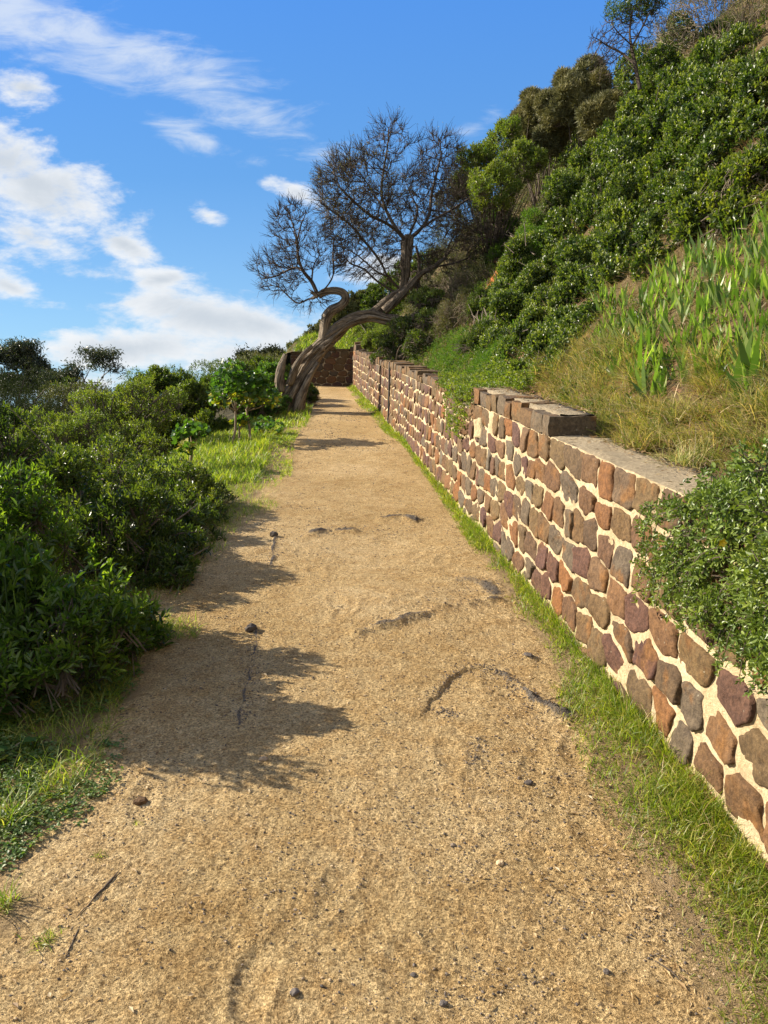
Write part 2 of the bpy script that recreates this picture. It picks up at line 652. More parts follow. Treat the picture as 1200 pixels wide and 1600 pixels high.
M = {}
M['coprosma'] = mat_leaf('glossy_leaf', [(.016, .034, .009), (.035, .065, .014), (.085, .125, .024), (.26, .30, .06)], rough=.40, trans=.32, spec=.55)
M['boob'] = mat_leaf('bright_leaf', [(.022, .048, .010), (.05, .095, .016), (.09, .155, .024), (.18, .26, .04)], rough=.36, trans=.52, spec=.7, tcol=(1.9, 2.0, .5))
M['mid'] = mat_leaf('mid_leaf', [(.018, .036, .009), (.04, .07, .016), (.085, .12, .024), (.18, .21, .04)], rough=.38, trans=.45, tcol=(1.8, 1.9, .5))
M['yellowish'] = mat_leaf('yellow_green_leaf', [(.07, .11, .02), (.12, .165, .028), (.19, .22, .04), (.27, .26, .05)], rough=.5, trans=.4)
M['olive'] = mat_leaf('olive_needle', [(.045, .055, .02), (.10, .115, .035), (.17, .18, .055), (.26, .25, .09)], rough=.6, trans=.25, tcol=(1.2, 1.2, .7))
M['oakneedle'] = mat_leaf('grey_green_needle', [(.13, .135, .06), (.21, .21, .10), (.30, .29, .14), (.38, .36, .20)], rough=.6, trans=.25, tcol=(1.1, 1.15, .8))
M['dark'] = mat_leaf('dark_leaf', [(.012, .018, .009), (.022, .032, .013), (.035, .045, .018), (.06, .06, .028)], rough=.7, trans=.15, spec=.15)
M['gum'] = mat_leaf('gum_leaf', [(.025, .04, .02), (.04, .06, .03), (.06, .075, .04), (.09, .08, .045)], rough=.45, trans=.2)
M['fern'] = mat_leaf('feathery_green_leaf', [(.05, .115, .014), (.085, .165, .018), (.14, .22, .025), (.24, .29, .04)], rough=.5, trans=.4)
M['salt'] = mat_leaf('grey_green_leaf', [(.06, .095, .018), (.12, .18, .032), (.21, .28, .05), (.33, .39, .10)], rough=.42, trans=.28, tcol=(1.3, 1.4, .6))
M['mallow'] = mat_leaf('soft_lobed_leaf', [(.045, .10, .02), (.07, .14, .026), (.10, .18, .035), (.38, .34, .04)], rough=.45, trans=.4)
M['grass'] = mat_leaf('fresh_grass', [(.08, .13, .014), (.15, .22, .022), (.25, .31, .04), (.45, .40, .14)], rough=.45, trans=.5)
M['drygrass'] = mat_leaf('dry_grass', [(.08, .14, .02), (.17, .23, .034), (.34, .35, .075), (.66, .55, .24)], rough=.6, trans=.4, tcol=(1.25, 1.15, .7))
M['straw'] = mat_leaf('straw', [(.16, .10, .05), (.30, .21, .11), (.42, .32, .18), (.5, .42, .28)], rough=.7, trans=.25, tcol=(1.1, 1.0, .8))
M['iris'] = mat_leaf('iris_leaf', [(.06, .11, .025), (.11, .19, .04), (.19, .29, .065), (.34, .42, .15)], rough=.42, trans=.42)
M['clover'] = mat_leaf('clover', [(.05, .10, .02), (.08, .15, .03), (.13, .19, .05), (.20, .24, .09)], rough=.5, trans=.35)
M['twig'] = mat_wood('twig_bark', (.10, .075, .055), (.20, .16, .12))
M['treetwig'] = mat_wood('grey_twig', (.06, .045, .033), (.13, .10, .075))
M['drytwig'] = mat_wood('dry_twig', (.17, .13, .09), (.30, .24, .17))
M['bark'] = mat_wood('stringy_bark', (.055, .04, .028), (.42, .335, .24), 1.0, bumpd=.06)
M['stem'] = mat_wood('pale_stem', (.20, .15, .10), (.36, .28, .2))
M['gumbark'] = mat_wood('gum_bark', (.13, .10, .08), (.33, .28, .23))
m, nt = material('yellow_petal')
nt.l.new(nt.new('ShaderNodeBsdfPrincipled', ins={'Base Color': (.8, .55, .02), 'Roughness': .5}).outputs[0], nt.out.inputs[0])
M['petal'] = m


def mat_path():
    m, nt = material('sandy_gravel')
    geo = nt.new('ShaderNodeNewGeometry')
    p = geo.outputs['Position']
    big = nt.noise(p, 1.1, 4)
    mid = nt.noise(p, 9, 5, .65)
    fine = nt.noise(p, 110, 4, .7)
    grain = nt.noise(p, 330, 2, .6)
    col = nt.ramp(big, [(.32, (.58, .42, .21)), (.5, (.68, .51, .28)), (.68, (.75, .58, .34))])
    col = nt.mix(nt.smooth(mid, .35, .7), col, nt.mix(1, col, (.84, .77, .68), 'MULTIPLY'))
    col = nt.mix(nt.smooth(fine, .3, .72), nt.mix(1, col, (.46, .42, .36), 'MULTIPLY'), nt.mix(1, col, (1.45, 1.44, 1.36), 'MULTIPLY'))
    # dark grit
    vo = nt.new('ShaderNodeTexVoronoi', feature='F1', ins={'Scale': 75.0, 'Randomness': 1.0})
    nt.l.new(p, vo.inputs['Vector'])
    gr = nt.math('LESS_THAN', vo.outputs['Distance'], .23)
    pick = nt.new('ShaderNodeSeparateColor')
    nt.l.new(vo.outputs['Color'], pick.inputs[0])
    dn = nt.smooth(nt.noise(p, 2.6, 3), .35, .7)
    at = nt.new('ShaderNodeAttribute', attribute_name='grit')
    thr = nt.math('ADD', nt.math('MULTIPLY', dn, .34), nt.math('MULTIPLY', at.outputs['Fac'], .30))
    sel = nt.math('MULTIPLY', gr, nt.math('LESS_THAN', pick.outputs[0], thr))
    col = nt.mix(nt.math('MULTIPLY', sel, .8), col, (.085, .075, .07))
    vo2 = nt.new('ShaderNodeTexVoronoi', feature='F1', ins={'Scale': 32.0, 'Randomness': 1.0})
    nt.l.new(p, vo2.inputs['Vector'])
    pk2 = nt.new('ShaderNodeSeparateColor')
    nt.l.new(vo2.outputs['Color'], pk2.inputs[0])
    sel2 = nt.math('MULTIPLY', nt.math('LESS_THAN', vo2.outputs['Distance'], .22), nt.math('LESS_THAN', pk2.outputs[0], nt.math('ADD', .10, nt.math('MULTIPLY', dn, .35))))
    col = nt.mix(nt.math('MULTIPLY', sel2, .62), col, (.16, .12, .08))
    n40 = nt.noise(p, 38, 3, .6)
    col = nt.mix(nt.smooth(n40, .3, .7), nt.mix(1, col, (.84, .80, .74), 'MULTIPLY'), nt.mix(1, col, (1.12, 1.12, 1.1), 'MULTIPLY'))
    # exposed asphalt
    asp = nt.new('ShaderNodeAttribute', attribute_name='asphalt')
    am = nt.smooth(nt.math('ADD', asp.outputs['Fac'], nt.math('MULTIPLY', nt.math('SUBTRACT', fine, .5), 1.1)), .42, .62)
    acol = nt.ramp(nt.noise(p, 160, 3), [(.35, (.08, .07, .06)), (.65, (.26, .22, .175))])
    col = nt.mix(am, col, acol)
    # damp reddish soil away from the trodden part
    so = nt.new('ShaderNodeAttribute', attribute_name='soil')
    scol = nt.mix(nt.smooth(mid, .3, .7), (.24, .165, .085), (.44, .31, .165))
    col = nt.mix(nt.smooth(nt.math('ADD', so.outputs['Fac'], nt.math('MULTIPLY', nt.math('SUBTRACT', mid, .5), .8)), .25, .8), col, scol)
    h = nt.math('ADD', nt.math('MULTIPLY', fine, 1.0), nt.math('MULTIPLY', grain, .5))
    b1 = bump(nt, h, .03, 1.0)
    b2 = bump(nt, mid, .02, .5, bump(nt, n40, .022, .8, b1))
    pb = nt.new('ShaderNodeBsdfPrincipled', ins={'Base Color': col, 'Roughness': .95, 'Specular IOR Level': .12})
    nt.l.new(b2, pb.inputs['Normal'])
    nt.l.new(pb.outputs[0], nt.out.inputs[0])
    return m


def mat_soil(name, a, b, c):
    m, nt = material(name)
    geo = nt.new('ShaderNodeNewGeometry')
    p = geo.outputs['Position']
    n1_ = nt.noise(p, 1.7, 5, .6)
    n2_ = nt.noise(p, 22, 5, .7)
    col = nt.ramp(n1_, [(.35, a), (.5, b), (.65, c)])
    col = nt.mix(nt.smooth(n2_, .3, .7), nt.mix(1, col, (.6, .6, .6), 'MULTIPLY'), col)
    pb = nt.new('ShaderNodeBsdfPrincipled', ins={'Base Color': col, 'Roughness': .95, 'Specular IOR Level': .1})
    nt.l.new(bump(nt, n2_, .03), pb.inputs['Normal'])
    nt.l.new(pb.outputs[0], nt.out.inputs[0])
    return m


def mat_mortar():
    m, nt = material('sandy_mortar')
    geo = nt.new('ShaderNodeNewGeometry')
    p = geo.outputs['Position']
    a = nt.noise(p, 5, 4)
    f = nt.noise(p, 60, 5, .7)
    g = nt.noise(p, 230, 3, .7)
    col = nt.ramp(a, [(.3, (.54, .415, .245)), (.5, (.66, .52, .325)), (.7, (.75, .615, .41))])
    col = nt.mix(nt.smooth(f, .3, .7), nt.mix(1, col, (.78, .74, .68), 'MULTIPLY'), nt.mix(1, col, (1.1, 1.1, 1.08), 'MULTIPLY'))
    st_ = nt.noise(p, 3.1, 5, .65)
    col = nt.mix(nt.math('MULTIPLY', nt.smooth(st_, .48, .66), .5), col, (.27, .22, .14))
    at = nt.new('ShaderNodeAttribute', attribute_name='rnd')
    col = nt.mix(nt.smooth(at.outputs['Fac'], .5, 1), col, nt.mix(nt.smooth(f, .3, .7), (.24, .19, .12), (.46, .37, .24)))
    h = nt.math('ADD', f, nt.math('MULTIPLY', g, .6))
    pb = nt.new('ShaderNodeBsdfPrincipled', ins={'Base Color': col, 'Roughness': .95, 'Specular IOR Level': .15})
    nt.l.new(bump(nt, h, .012), pb.inputs['Normal'])
    nt.l.new(pb.outputs[0], nt.out.inputs[0])
    return m


def mat_stone(name, dim=1.0):
    m, nt = material(name)
    geo = nt.new('ShaderNodeNewGeometry')
    p = geo.outputs['Position']
    at = nt.new('ShaderNodeAttribute', attribute_name='rnd')
    r = at.outputs['Fac']
    col = nt.ramp(r, [(0, (.150, .075, .050)), (.14, (.135, .070, .064)), (.28, (.185, .105, .050)), (.44, (.20, .135, .065)), (.56, (.125, .082, .052)),
                      (.68, (.29, .125, .042)), (.80, (.165, .125, .085)), (.90, (.15, .115, .085)), (.97, (.20, .17, .13)), (1, (.62, .52, .34))])
    off = nt.new('ShaderNodeCombineXYZ')
    for i in range(3):
        nt.l.new(nt.math('MULTIPLY', r, 37.0 + 11 * i), off.inputs[i])
    va = nt.new('ShaderNodeVectorMath', operation='ADD')
    nt.l.new(p, va.inputs[0])
    nt.l.new(off.outputs[0], va.inputs[1])
    q = va.outputs[0]
    a = nt.noise(q, 8, 5, .65, dist=.6)
    f = nt.noise(q, 45, 6, .72)
    rust = nt.smooth(nt.noise(q, 5.5, 4, .6), .52, .68)
    notpale = nt.math('LESS_THAN', r, .965)
    col = nt.mix(nt.math('MULTIPLY', nt.math('MULTIPLY', rust, .8), notpale), col, (.27, .13, .042))
    col = nt.mix(nt.math('MULTIPLY', nt.smooth(a, .42, .7), .6), col, nt.mix(1, col, (.62, .60, .62), 'MULTIPLY'))
    col = nt.mix(nt.smooth(f, .32, .7), nt.mix(1, col, (.62, .60, .60), 'MULTIPLY'), nt.mix(1, col, (1.35, 1.33, 1.28), 'MULTIPLY'))
    # lichen flecks
    vo = nt.new('ShaderNodeTexVoronoi', ins={'Scale': 34.0})
    nt.l.new(p, vo.inputs['Vector'])
    sc = nt.new('ShaderNodeSeparateColor')
    nt.l.new(vo.outputs['Color'], sc.inputs[0])
    fl = nt.math('MULTIPLY', nt.math('LESS_THAN', vo.outputs['Distance'], .13), nt.math('LESS_THAN', sc.outputs[0], .07))
    col = nt.mix(nt.math('MULTIPLY', fl, .7), col, (.50, .47, .38))
    col = nt.mix(1, col, (.74, .72, .64), 'MULTIPLY')
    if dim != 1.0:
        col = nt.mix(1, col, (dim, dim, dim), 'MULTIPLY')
    h = nt.math('ADD', nt.math('MULTIPLY', f, .7), a)
    pb = nt.new('ShaderNodeBsdfPrincipled', ins={'Base Color': col, 'Roughness': .82, 'Specular IOR Level': .3})
    nt.l.new(bump(nt, h, .016, .9), pb.inputs['Normal'])
    nt.l.new(pb.outputs[0], nt.out.inputs[0])
    return m


M['path'] = mat_path()
M['soil'] = mat_soil('leafy_soil', (.035, .03, .016), (.06, .052, .025), (.09, .075, .035))
M['hill'] = mat_soil('bank_soil', (.10, .07, .035), (.16, .115, .055), (.13, .11, .045))
M['red'] = mat_soil('red_earth', (.33, .10, .03), (.42, .14, .045), (.36, .15, .06))
M['litter'] = mat_soil('brown_litter', (.20, .11, .06), (.28, .16, .09), (.22, .14, .08))
M['mortar'] = mat_mortar()
M['stone'] = mat_stone('wall_stone')
m, nt = material('dark_grit')
at = nt.new('ShaderNodeAttribute', attribute_name='rnd')
col = nt.ramp(at.outputs['Fac'], [(0, (.065, .052, .042)), (.45, (.12, .10, .085)), (.7, (.24, .18, .12)), (1, (.62, .45, .25))])
nt.l.new(nt.new('ShaderNodeBsdfPrincipled', ins={'Base Color': col, 'Roughness': .8, 'Specular IOR Level': .3}).outputs[0], nt.out.inputs[0])
M['grit'] = m
m, nt = material('joint_dark')
nt.l.new(nt.new('ShaderNodeBsdfPrincipled', ins={'Base Color': (.02, .018, .016), 'Roughness': .9}).outputs[0], nt.out.inputs[0])
M['joint'] = m

# ------------------------------------------------------------------ ground sheets
def grid_mesh(X, Y, Z, attrs=None, smooth=True):
    nr, nc = X.shape
    V = np.stack([X, Y, Z], -1).reshape(-1, 3)
    i = np.arange(nr * nc).reshape(nr, nc)
    Q = np.stack([i[:-1, :-1], i[:-1, 1:], i[1:, 1:], i[1:, :-1]], -1).reshape(-1, 4)
    return raw(V, Q, None, {k: a.ravel() for k, a in (attrs or {}).items()}, None, smooth)


def poly_dist(x, y, pts):
    """distance to a polyline and signed side (positive on the left of its direction)"""
    d = np.full(x.shape, 1e9)
    sg = np.zeros(x.shape)
    for a, b in zip(pts[:-1], pts[1:]):
        ab = b - a
        L2 = (ab ** 2).sum() + 1e-12
        t = np.clip(((x - a[0]) * ab[0] + (y - a[1]) * ab[1]) / L2, 0, 1)
        dx, dy = x - a[0] - t * ab[0], y - a[1] - t * ab[1]
        dd = np.hypot(dx, dy)
        k = dd < d
        d = np.where(k, dd, d)
        sg = np.where(k, ab[0] * dy - ab[1] * dx, sg)
    return d, np.sign(sg)


def px_line(pts):
    return np.array([plane(*p) for p in pts])


RIM = px_line([(676, 1082), (688, 1066), (704, 1050), (724, 1037), (752, 1034), (785, 1043), (806, 1058), (822, 1078), (848, 1096), (885, 1110)])
CRACKS = [
    (RIM, .010, .9, .014),
    (px_line([(746, 1148), (750, 1160), (744, 1172), (738, 1190)]), .014, .9, .012),
    (px_line([(402, 975), (398, 1010), (388, 1050), (378, 1100), (374, 1125)]), .010, .95, .006),
    (px_line([(430, 835), (426, 858), (424, 880)]), .012, .95, .008),
    (px_line([(480, 832), (512, 826), (548, 826)]), .05, .75, .03),
    (px_line([(600, 806), (632, 803), (655, 812)]), .06, .8, .03),
    (px_line([(560, 985), (610, 975), (660, 962), (720, 945), (775, 938)]), .035, .62, .022),
    (px_line([(720, 905), (755, 908), (775, 925)]), .11, .66, .015),
    (px_line([(820, 1018), (834, 1022)]), .020, .9, .012),
    (px_line([(835, 1085), (870, 1102), (895, 1112)]), .050, .75, .010),
    (px_line([(745, 1036), (785, 1045), (812, 1066), (835, 1090)]), .018, .80, .008),
    (px_line([(690, 1098), (706, 1112)]), .014, .7, .006),
    (px_line([(505, 692), (560, 690), (610, 694)]), .05, .35, .02),
    (px_line([(520, 655), (560, 652)]), .07, .3, .02),
]


_rd = np.random.default_rng(3)
DENTS = [(_rd.uniform(-1.0, .8), _rd.uniform(1.3, 6.5), _rd.normal(0, .35)) for _ in range(26)]


def path_relief(x, y):
    o = sstep(xl(y) - x, -.4, .1)
    z = fbm(x * .9, y * .7, 3, 3) * .014 + fbm(x * 5, y * 4.5, 3, 9) * .0032 + fbm(x * 6.5, y * .7, 2, 13) * .002
    near = sstep(-y, -9, -3)
    z = z + near * (fbm(x * 22, y * 22, 4, 21) * .0019 + fbm(x * 70, y * 70, 2, 33) * .0022)
    # raised bumps across the path where the old asphalt swells
    z = z + .035 * np.exp(-((y - 4.55 + .25 * x) / .30) ** 2) * np.exp(-((x - .2) / .6) ** 2)
    z = z + .07 * np.exp(-((y - 10.9) / .9) ** 2) + .05 * np.exp(-((y - 15.0) / 1.1) ** 2)
    for fx, fy, fa in DENTS:        # scuffs and footmarks
        k = (np.abs(x - fx) < .2) & (np.abs(y - fy) < .3)
        if k.any():
            c_, s_ = math.cos(fa), math.sin(fa)
            e1 = (x[k] - fx) * c_ + (y[k] - fy) * s_
            e2 = -(x[k] - fx) * s_ + (y[k] - fy) * c_
            q = (e1 / .045) ** 2 + (e2 / .12) ** 2
            z[k] += -.0045 * np.exp(-q ** 1.5) + .0035 * np.exp(-((np.sqrt(q) - 1.35) / .3) ** 2)
    asp = np.zeros_like(x)
    for pts, wd, st, hh in CRACKS:
        c = pts.mean(0)
        R_ = np.abs(pts - c).max() + wd * 6 + .3
        k = (np.abs(x - c[0]) < R_) & (np.abs(y - c[1]) < R_)
        if not k.any():
            continue
        d, sg = poly_dist(x[k] + vnoise(x[k] * 14, y[k] * 14, 4) * .012, y[k] + vnoise(x[k] * 14, y[k] * 14, 8) * .012, pts)
        nz = np.clip(.68 + .9 * vnoise(x[k] * 9, y[k] * 9, 2) + .3 * vnoise(x[k] * 40, y[k] * 40, 3), 0, 1.3)
        asp[k] = np.maximum(asp[k], st * (.45 + .55 * np.clip(nz, 0, 1)) * np.exp(-(d / wd) ** 2))
        z[k] += hh * nz * np.exp(-(d / (wd * 1.3)) ** 2)
        if pts is RIM:          # the sunken side is towards the viewer
            z[k] -= .010 * (sg < 0) * np.exp(-(d / .16) ** 2) * sstep(d, .002, .016)
    return z, asp


ny, nx = 760, 430
t = np.linspace(0, 1, ny)
Ys = 1.15 * (24.2 / 1.15) ** t
uu = np.linspace(0, 1, nx)
x0 = xl(Ys) - .75
x1 = xw(Ys) + .06
XX = x0[:, None] + (x1 - x0)[:, None] * uu[None]
YY = np.repeat(Ys[:, None], nx, 1)
rel, asp = path_relief(XX, YY)
o_left = xl(YY) - XX
ZZ = base(YY) + rel - .30 * sstep(o_left, .45, .75) - .03 * np.maximum(o_left, 0) - .02
g_d = XX - xg(YY)
ZZ = ZZ + .025 * sstep(g_d, 0, .15)
soil = np.maximum(sstep(o_left + .16 * fbm(XX * 3, YY * 3, 3, 2), -.06, .30), sstep(g_d, -.10, .10))
soil = np.maximum(soil, .30 * sstep(fbm(XX * 1.1, YY * 1.1, 3, 77), .5, 1.3) * (XX < -.5))
grit = sstep(XX, -.3, .7) * sstep(-YY, -5, -2.6)
path = link('path', grid_mesh(XX, YY, ZZ, {'asphalt': asp, 'soil': soil, 'grit': grit}), M['path'])
path['kind'] = 'structure'


def zpath(x, y):
    """surface of the path sheet"""
    x = np.atleast_1d(np.asarray(x, float))
    y = np.atleast_1d(np.asarray(y, float))
    r, _ = path_relief(x, y)
    ol = xl(y) - x
    gd = x - xg(y)
    return base(y) + r - .30 * sstep(ol, .45, .75) - .03 * np.maximum(ol, 0) - .02 + .025 * sstep(gd, 0, .15)


# wide ground sheet (left bank, far country to the horizon)
xs = np.concatenate([-np.geomspace(3000, 45, 14), np.linspace(-42, -12, 31), np.linspace(-11.8, 2.4, 143), np.array([4, 8, 20, 60, 200, 1000, 3000])])
ysn = np.concatenate([np.array([-300, -60, -12, -6]), np.linspace(-4, 26, 200), np.linspace(26.5, 60, 60), np.geomspace(64, 5000, 18)])
GX, GY = np.meshgrid(xs, ysn)
GZ = zground(GX, GY)
corr = (GX > xl(GY) - .35) & (GY < 27)
GZ = np.where(corr, base(GY) - .30, GZ - .015)
ground = link('ground', grid_mesh(GX, GY, GZ), M['soil'])
ground['kind'] = 'structure'

# hillside above the wall
ny = 330
Yh = np.linspace(-6, YEND + .02, ny)
oo = np.concatenate([np.linspace(.10, 1.5, 26), np.linspace(1.56, 10, 110), np.linspace(10.5, 40, 30)])
HX = xw(Yh)[:, None] + oo[None]
HY = np.repeat(Yh[:, None], len(oo), 1)
HZ = zhill(HX, HY)
me1 = (HX, HY, HZ)
hx = np.concatenate([np.linspace(-17, -5.4, 24), np.linspace(-5.2, 12, 110), np.linspace(12.6, 40, 20)])
hy = np.concatenate([np.linspace(YEND + .14, 50, 110), np.array([60, 80, 120])])
BX, BY = np.meshgrid(hx, hy)
BZ = zhill(BX, BY)
V = []
Q = []
off = 0
for (X_, Y_, Z_) in (me1, (BX, BY, BZ)):
    nr, nc = X_.shape
    i = np.arange(nr * nc).reshape(nr, nc) + off
    V.append(np.stack([X_, Y_, Z_], -1).reshape(-1, 3))
    Q.append(np.stack([i[:-1, :-1], i[:-1, 1:], i[1:, 1:], i[1:, :-1]], -1).reshape(-1, 4))
    off += nr * nc
hillside = link('hillside', raw(np.concatenate(V), np.concatenate(Q), smooth=True), M['hill'])
hillside['kind'] = 'structure'


# ------------------------------------------------------------------ stone walls
def clip_poly(poly, n, d):
    """keep the part of the polygon with p.n <= d"""
    out = []
    k = len(poly)
    for i in range(k):
        a, b = poly[i], poly[(i + 1) % k]
        da, db = a @ n - d, b @ n - d
        if da <= 0:
            out.append(a)
        if da * db < 0:
            out.append(a + (b - a) * (da / (da - db)))
    return out


def stone_cells(s0, s1, htop, row, wmin, wmax, rng, h0=-.12, gap=.013, jit=.022):
    """irregular polygons in rows; htop is a function of s"""
    seeds = []
    hm = htop((s0 + s1) / 2)
    row = (hm - h0) / max(1, round((hm - h0) / row))
    h = h0 + row * .5
    r = 0
    while h < hm:
        s = s0 - .3 + rng.random() * .2
        while s < s1 + .3:
            wd = rng.uniform(wmin, wmax)
            seeds.append((s + wd / 2, h + rng.normal(0, jit), r))
            s += wd
        h += row
        r += 1
    seeds = np.array(seeds)
    pts = seeds[:, :2]
    cells = []
    for i, p in enumerate(pts):
        if p[0] < s0 + .02 or p[0] > s1 - .02 or p[1] > htop(p[0]) + .03:
            continue
        d2 = ((pts - p) ** 2).sum(1)
        nb = np.argsort(d2)[1:14]
        poly = [p + np.array(c) for c in ((-.4, -.3), (.4, -.3), (.4, .3), (-.4, .3))]
        for j in nb:
            q = pts[j]
            # rows are kept a bit flatter than a plain Voronoi diagram would
            n = q - p
            if seeds[j, 2] != seeds[i, 2]:
                n = n * np.array([.50, 1.0])
                mid = (p + q) / 2
                n = n / np.linalg.norm(n)
                poly = clip_poly(poly, n, mid @ n - gap * rng.uniform(.8, 1.5))
            else:
                L = np.linalg.norm(n)
                n = n / L
                n = n + np.array([0, rng.normal(0, .16)])
                poly = clip_poly(poly, n, ((p + q) / 2) @ n - gap * rng.uniform(.4, 1.3))
            if len(poly) < 3:
                break
        if len(poly) < 3:
            continue
        tp = htop(p[0]) - .006
        for n, d in ((np.array([0, 1.]), tp), (np.array([1., 0]), s1 - .008), (np.array([-1., 0]), -(s0 + .008))):
            poly = clip_poly(poly, n, d)
            if len(poly) < 3:
                break
        if len(poly) < 3:
            continue
        poly = np.array(poly)
        c = poly.mean(0)
        x, y = poly[:, 0], poly[:, 1]
        area = abs(np.dot(x, np.roll(y, -1)) - np.dot(y, np.roll(x, -1))) / 2
        if area < .004:
            continue
        cells.append((c, poly))
    return cells


def stone_mesh(mb, c, poly, frame, rng, npts=26, thick=.028, rnd=None, rings=(0, .16, .34, .58, .82)):
    """frame(s, h, out) -> world points"""
    # walk round the outline at even steps
    P_ = np.vstack([poly, poly[:1]])
    L = np.concatenate([[0], np.cumsum(np.linalg.norm(np.diff(P_, axis=0), axis=1))])
    tt = np.linspace(0, L[-1], npts, endpoint=False)
    o = np.stack([np.interp(tt, L, P_[:, 0]), np.interp(tt, L, P_[:, 1])], 1)
    for _ in range(1):
        o = (np.roll(o, 1, 0) + 16 * o + np.roll(o, -1, 0)) / 18
    seed = int(rng.integers(1e6))
    o = o + np.stack([vnoise(o[:, 0] * 28, o[:, 1] * 28, seed), vnoise(o[:, 0] * 28, o[:, 1] * 28, seed + 1)], 1) * .006 + np.stack([vnoise(o[:, 0] * 75, o[:, 1] * 75, seed), vnoise(o[:, 0] * 75, o[:, 1] * 75, seed + 1)], 1) * .003
    tilt = rng.normal(0, .055, 2)
    Vs, Ts = [], []
    lay = [(-.0, -.03)] + [(r, None) for r in rings]
    for r, dep in lay:
        pts = o + (c - o) * r
        if dep is None:
            prof = thick * (.72 + .28 * min(1, r / .12) ** .7)
            dd = prof + (pts - c) @ tilt + fbm(pts[:, 0] * 11, pts[:, 1] * 11, 4, seed) * .0085
            dd = np.maximum(dd, .004)
        else:
            dd = np.full(len(pts), dep)
        Vs.append(frame(pts[:, 0], pts[:, 1], dd))
    cd = np.array([thick + fbm(c[0] * 16, c[1] * 16, 3, seed) * .008])
    Vs.append(frame(np.array([c[0]]), np.array([c[1]]), np.maximum(cd, .01)))
    V = np.concatenate(Vs)
    n = npts
    Q = []
    for k in range(len(lay) - 1):
        for j in range(n):
            Q.append([k * n + j, k * n + (j + 1) % n, (k + 1) * n + (j + 1) % n, (k + 1) * n + j])
    b = (len(lay) - 1) * n
    T = [[b + j, b + (j + 1) % n, len(V) - 1] for j in range(n)]
    mb.add(V, Q, T, rng.random() * .955 if rnd is None else rnd)


def wall_frame(s, h, out):
    """main wall: s is the y coordinate"""
    s = np.asarray(s, float)
    e = .05
    tx = (xw(s + e) - xw(s - e)) / (2 * e)
    nrm = np.sqrt(1 + tx * tx)
    x = xw(s) - out / nrm + .015 * 0 + h * .03       # slight batter
    y = s + out * tx / nrm
    return np.stack([x, y, base(s) + h], -1)


def top_h(s):
    if s < 4.46:
        return .995
    if s < 6.72:
        return .99
    if s < 7.35:
        return .93
    if s < 13.08:
        return .965
    if s < 13.2:
        return .97
    if s < 21.4:
        return .93
    return 1.0


rngw = np.random.default_rng(5)
t = thing('stone_retaining_wall', 'long retaining wall of brown stones in cream mortar rising beside the sandy path', 'wall', (float(xw(3.0)), 3.0, float(base(3.0))))
# mortar body: front face, top face, back
mbm = MB()
segs = [(-1.5, 4.46), (4.46, 6.72), (6.72, 7.35), (7.35, 13.10), (13.16, 21.4), (21.4, 22.75)]
for a, b in segs:
    n_s = max(8, int((b - a) / (.016 if b < 5 else (.03 if b < 8 else .05))))
    hh = top_h((a + b) / 2)
    n_h = 72 if b < 8 else 36
    s_ = np.linspace(a, b, n_s)
    h_ = np.linspace(-.2, hh, n_h)
    S_, H_ = np.meshgrid(s_, h_, indexing='ij')
    rough = fbm(S_ * 9, H_ * 9, 4, 41) * .006 + fbm(S_ * 32, H_ * 32, 2, 43) * .0035
    Vf = wall_frame(S_.ravel(), H_.ravel(), (rough + .004).ravel()).reshape(n_s, n_h, 3)
    i = np.arange(n_s * n_h).reshape(n_s, n_h)
    Q = np.stack([i[:-1, :-1], i[:-1, 1:], i[1:, 1:], i[1:, :-1]], -1).reshape(-1, 4)
    mbm.add(Vf.reshape(-1, 3), Q, rnd=0.0)
    # top and back
    prof = np.array([0, -.03, -.09, -.16, -.23, -.29, -.30])
    S2, O2 = np.meshgrid(s_, prof, indexing='ij')
    H2 = hh + fbm(S2 * 7, O2 * 7, 4, 51) * .011 - np.where(O2 > -.001, .0, 0) - np.where(O2 < -.295, .35, 0) + .004 * (O2 < -.01)
    Vt = wall_frame(S2.ravel(), H2.ravel(), O2.ravel()).reshape(n_s, len(prof), 3)
    Vt[:, 0] = Vf[:, -1]
    i = np.arange(n_s * len(prof)).reshape(n_s, len(prof))
    Q = np.stack([i[:-1, :-1], i[:-1, 1:], i[1:, 1:], i[1:, :-1]], -1).reshape(-1, 4)
    mbm.add(Vt.reshape(-1, 3), Q, rnd=.88)
    for s_end in (a, b):        # end faces
        ring = [(-.2, .004), (hh, .004), (hh, -.30), (-.2, -.30)]
        Ve = np.concatenate([wall_frame(np.array([s_end]), np.array([h]), np.array([o_])) for h, o_ in ring])
        mbm.add(Ve, [[0, 1, 2, 3]], rnd=0.6)
mbm.build('mortar', M['mortar'], t, smooth=True)
mbs = MB()
for a, b in ((-1.5, 13.10), (13.16, 22.75)):
    row = .164
    wr = (.12, .33)
    gp = .0120
    for c, poly in stone_cells(a, b, top_h, row, wr[0], wr[1], rngw, gap=gp, jit=.021):
        near = c[0] < 5
        stone_mesh(mbs, c, poly, wall_frame, rngw, npts=34 if near else (24 if c[0] < 9 else 14),
                   thick=.017 if near else .016, rings=(0, .10, .25, .45, .68, .86) if near else (0, .2, .6))
# pale patch of stone under the crest, as in the picture
pc = np.array([6.28, .82])
stone_mesh(mbs, pc, pc + np.array([(-.10, -.08), (.09, -.09), (.11, .06), (-.07, .09)]), wall_frame, rngw, npts=20, thick=.040, rnd=1.0)
mbs.build('stonework', M['stone'], t, smooth=True)

